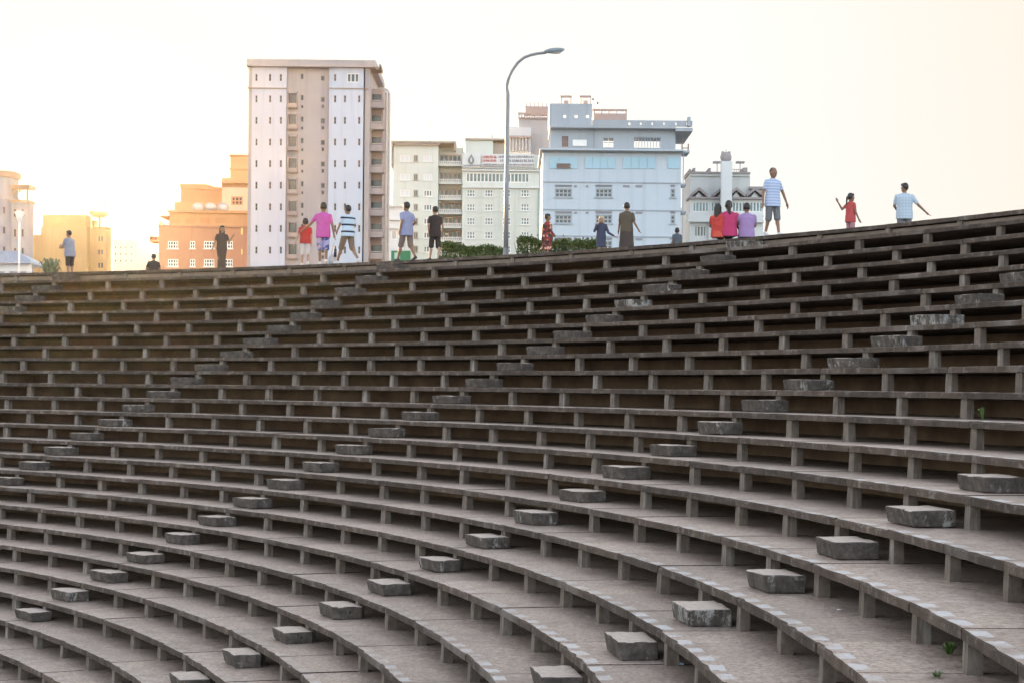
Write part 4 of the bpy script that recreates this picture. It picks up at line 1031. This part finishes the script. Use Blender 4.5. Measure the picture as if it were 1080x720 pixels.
# 2 someone sitting on the edge
person(162, 267.5, .85, 'dark clothed person sitting low on the rim with only head and shoulders showing', 20, dict(pz=.12, lk=(-.14, .38, .34), la=(-.12, .62, .085), rk=(.14, .38, .34), ra=(.12, .62, .085), le=(-.26, .12, .35), lw=(-.10, .36, .38), re=(.26, .12, .35), rw=(.10, .36, .38)),
       'tee', cloth('black', (.03, .027, .027)), 'trousers', cloth('blackb', (.03, .03, .035)), seat=True)
# 3 woman in a dark dress waving
person(234, 238, 1.60, 'woman in long dark brown dress raising one hand in front of the salmon building', -150, dict(le=(-.25, .05, 1.15), lw=(-.35, .14, 1.33), re=(.26, -.02, 1.14), rw=(.36, .02, .90)),
       'dress', cloth('umber', (.075, .05, .04)), 'long_dress', MATS['cloth_umber'], hair='long', skin=SKIN)
# 4 little girl in red
def band(t, s, hd, P):
    mb = MB(); mb.tube([hd+Vector((.10*math.cos(a), -.0+.11*math.sin(a), .07)) for a in [6.283*i/16 for i in range(17)]], .014, 6); o = mb.build('headband', WHITE, t, True, local=True); o.scale = (s, s, s)
person(322, 230.5, 1.30, 'small girl in red tee and white shorts with hair in a bun', 15, dict(stride(.13), le=(-.25, -.02, 1.12), lw=(-.36, .03, .88)), 'tee', cloth('red', (.50, .045, .035)), 'shorts', cloth('white', (.62, .60, .60)), hair='bun', kid=.7, shoes=SHOE_W, skin=SKIN_PALE, extra=band)
# 5 man in pink
person(341, 213.5, 1.72, 'man in bright pink polo shirt reaching down towards the small girl in red', 4, dict(stride(.10), le=(-.34, .06, 1.16), lw=(-.55, .12, 1.00), re=(.25, -.02, 1.12), rw=(.30, .04, .86)), 'long', cloth('pink', (.62, .11, .42)), 'shorts', blotch('floral_blue', (.05, .06, .20), (.30, .30, .50), (.45, .30, .40)), shoes=SHOE_W)
# 6 man in broad stripes
person(367, 215.5, 1.72, 'man in white shirt with broad navy stripes and khaki shorts in mid stride', 48, dict(stride(.42), le=(-.24, .10, 1.14), lw=(-.20, .24, .98), re=(.26, -.02, 1.14), rw=(.22, .16, .96)), 'tee', stripes('navy_stripe', (.42, .51, .60), (.02, .024, .05), 5.0, .27, .42), 'shorts', cloth('khaki', (.22, .16, .11)), stout=1.12, shoes=SHOE_W)
# 7 man in lavender
person(429, 212.5, 1.74, 'man in lavender blue tee and brown shorts walking in front of the low green box', 42, dict(stride(.34), le=(-.23, -.06, 1.14), lw=(-.24, .02, .90), re=(.25, -.10, 1.16), rw=(.20, .08, 1.0)), 'long', cloth('lavender', (.30, .33, .52)), 'shorts', cloth('brown', (.22, .155, .135)), stout=1.05)
# 8 dark shirt beside the hedge
person(459, 217.5, 1.65, 'person in black tee and long dark shorts walking beside the longest hedge', 30, dict(stride(.20), le=(-.25, -.02, 1.12), lw=(-.16, .12, .90), re=(.26, -.02, 1.14), rw=(.27, .06, .92)), 'long', cloth('blackbrown', (.035, .022, .020)), 'shorts', cloth('blackbrownb', (.035, .022, .022)), stout=1.0, skin=SKIN_PALE)
# 9 woman in red print
person(577, 225.5, 1.50, 'woman in red and black printed dress in front of the short bushy hedge', -75, dict(le=(-.23, .04, 1.14), lw=(-.08, .20, 1.02), re=(.23, .04, 1.14), rw=(.08, .20, 1.04)), 'dress', blotch('red_print', (.27, .035, .03), (.05, .03, .03), (.55, .32, .22)), 'knee_dress', MATS['cloth_red_print'], hair='short', stout=1.3, sleeve=.95)
# 10 fair child
person(634, 228, 1.22, 'fair haired child in navy coat with one hand raised to the face', 178, dict(re=(.28, .06, 1.12), rw=(.13, .17, 1.40), le=(-.30, .02, 1.06), lw=(-.55, .02, .92)), 'dress', cloth('navy', (.055, .06, .11)), 'knee_dress', MATS['cloth_navy'], hair='bob', haircol=HAIR_L, kid=.6, sleeve=1.0, skin=SKIN_PALE)
# 11 woman in olive
person(661, 213.5, 1.66, 'woman in olive brown top and long dark skirt with her right hand held out', -12, dict(re=(.24, -.04, 1.13), rw=(.36, -.02, .92), le=(-.22, .02, 1.12), lw=(-.27, .14, .92)), 'tee', cloth('olive', (.115, .09, .06)), 'skirt', cloth('darkskirt', (.075, .055, .05)), hair='short', sleeve=.75)
# 12 head of a child
person(714, 240.5, 1.05, 'child with short dark hair showing only head and grey shoulders over the rim', 5, None, 'tee', cloth('slate', (.10, .13, .16)), 'shorts', cloth('darkshorts', (.05, .05, .06)), kid=.8)
# 13-15 three people sitting on a bench with their backs to us
SEAT = dict(pz=.55, lk=(-.11, .42, .53), la=(-.11, .46, .085), rk=(.11, .42, .53), ra=(.11, .46, .085), le=(-.24, .04, .78), lw=(-.14, .30, .66), re=(.24, .04, .78), rw=(.14, .30, .66))
grp = 'people strolling along the rim'
YS = rim_depth(770)+5.4; D0 = YS
a_ = person(757, 215, 1.3, 'girl with long dark hair in bright red top seated at the left of the bench', -28, dict(SEAT), 'tee', blotch('orange_red', (.46, .045, .032), (.38, .035, .03), (.50, .08, .05), 5), 'trousers', cloth('dkred', (.14, .03, .03)), hair='long', D=YS-rim_depth(757), seat=True, stout=.95)
person(768.5, 211.5, 1.35, 'woman in crimson pink top with a long ponytail seated in the middle of the bench', 3, dict(SEAT, re=(.29, .02, .82)), 'tee', cloth('crimson', (.55, .045, .16)), 'trousers', cloth('darktr', (.05, .035, .035)), hair='tail', D=YS-rim_depth(768.5), seat=True, stout=1.12)
person(787.5, 214, 1.33, 'short haired person in lilac tee seated at the right end of the bench', 0, dict(SEAT, le=(-.30, .06, .84)), 'tee', cloth('lilac', (.40, .26, .52)), 'trousers', cloth('purpletr', (.10, .05, .09)), D=YS-rim_depth(787.5), seat=True, stout=1.1)
bn = thing('bench', (PX(772, 250, YS).x, YS, ZP-.004), 'low concrete bench carrying the three people in red, pink and lilac', 'bench')
a, b = PX(748, 250, YS).x, PX(797, 250, YS).x
M_BN = plain('bench_concrete', (.30, .28, .26), .9, .2)
mb = MB(); mb.box(a, b, YS-.16, YS+.22, ZP+.30, ZP+.385); mb.build('seat', M_BN, bn)
for x in (a+.2, b-.4): mb = MB(); mb.box(x, x+.2, YS-.1, YS+.16, ZP-.004, ZP+.299); mb.build('leg', M_BN, bn)
# 16 man facing us in thin stripes
person(815, 176.5, 1.74, 'cropped haired man in pale blue striped polo and grey shorts striding to the right', -148, dict(stride(.18), le=(-.31, .02, 1.14), lw=(-.38, .08, .89), re=(.25, -.06, 1.13), rw=(.27, -.04, .87)), 'long', stripes('thin_stripe', (.27, .36, .56), (.44, .49, .60), 14.0, .45), 'shorts', cloth('grey', (.17, .18, .20)), hair='bald', stout=1.05, shoes=SHOE_W)
# 17 girl in coral
person(897, 204, 1.34, 'girl in coral red top with windblown ponytail and one hand held up', -62, dict(le=(-.25, -.16, 1.22), lw=(-.30, -.30, 1.46), re=(.23, .04, 1.10), rw=(.24, .16, .88)), 'long', cloth('coral', (.55, .085, .085)), 'shorts', cloth('pinkshorts', (.42, .22, .25)), hair='windtail', kid=.45, sleeve=.5)
# 18 man in light blue check
person(954, 193, 1.70, 'man in light blue checked shirt with his right arm swung out', -4, dict(re=(.36, -.02, 1.16), rw=(.58, .02, .96), le=(-.26, .10, 1.14), lw=(-.16, .26, 1.02)), 'long', check('blue_check', (.40, .47, .54), (.30, .39, .49)), 'shorts', cloth('greyb', (.18, .19, .21)), hair='short', head_turn=40, stout=1.12, sleeve=.75)
# bag carried by the man in pink
yb = rim_depth(352)+1.0; p = PX(352.2, 266, yb)
bg_ = thing('bag', (p.x, yb, ZP-.004), 'small pale bag with a dark bottle beside the man in the pink shirt', 'bag')
mb = MB(); mb.rings([[(p.x+sx*w_, yb+sy*.08, z) for sx, sy in ((-1, -1), (1, -1), (1, 1), (-1, 1))] for z, w_ in ((ZP+.0, .15), (ZP+.18, .17), (ZP+.30, .13), (ZP+.34, .05))]); mb.build('bag_body', cloth('pale_bag', (.55, .56, .62)), bg_, True)
mb = MB(); mb.tube([(p.x+.05, yb-.10, ZP+.26), (p.x+.05, yb-.10, ZP+.50), (p.x+.05, yb-.10, ZP+.53), (p.x+.05, yb-.10, ZP+.60)], [.045, .045, .02, .02], 10); mb.build('bottle', plain('dark_bottle', (.03, .03, .06), .2, .1), bg_, True)
mb = MB(); mb.tube([(p.x-.08, yb, ZP+.31), (p.x-.03, yb, ZP+.62), (p.x+.0, yb, ZP+.70), (p.x+.03, yb, ZP+.62), (p.x+.06, yb, ZP+.31)], .012, 6); mb.build('strap', MATS['cloth_pale_bag'], bg_, True)

# ------------------------------------------------------------------ the evening haze
m = bpy.data.materials.new('evening_haze'); m.use_nodes = True; n = m.node_tree.nodes; n.clear()
out = n.new('ShaderNodeOutputMaterial'); pv_ = n.new('ShaderNodeVolumePrincipled')
pv_.inputs['Color'].default_value = (1.0, .88, .70, 1); pv_.inputs['Density'].default_value = .000013; pv_.inputs['Anisotropy'].default_value = .88
m.node_tree.links.new(pv_.outputs[0], out.inputs['Volume'])
mb = MB(); mb.box(-420, 330, -40, 800, -1, 62); hz = mb.build('haze', m, None); tag(hz, 'thin warm evening haze in the air', 'haze', kind='stuff')
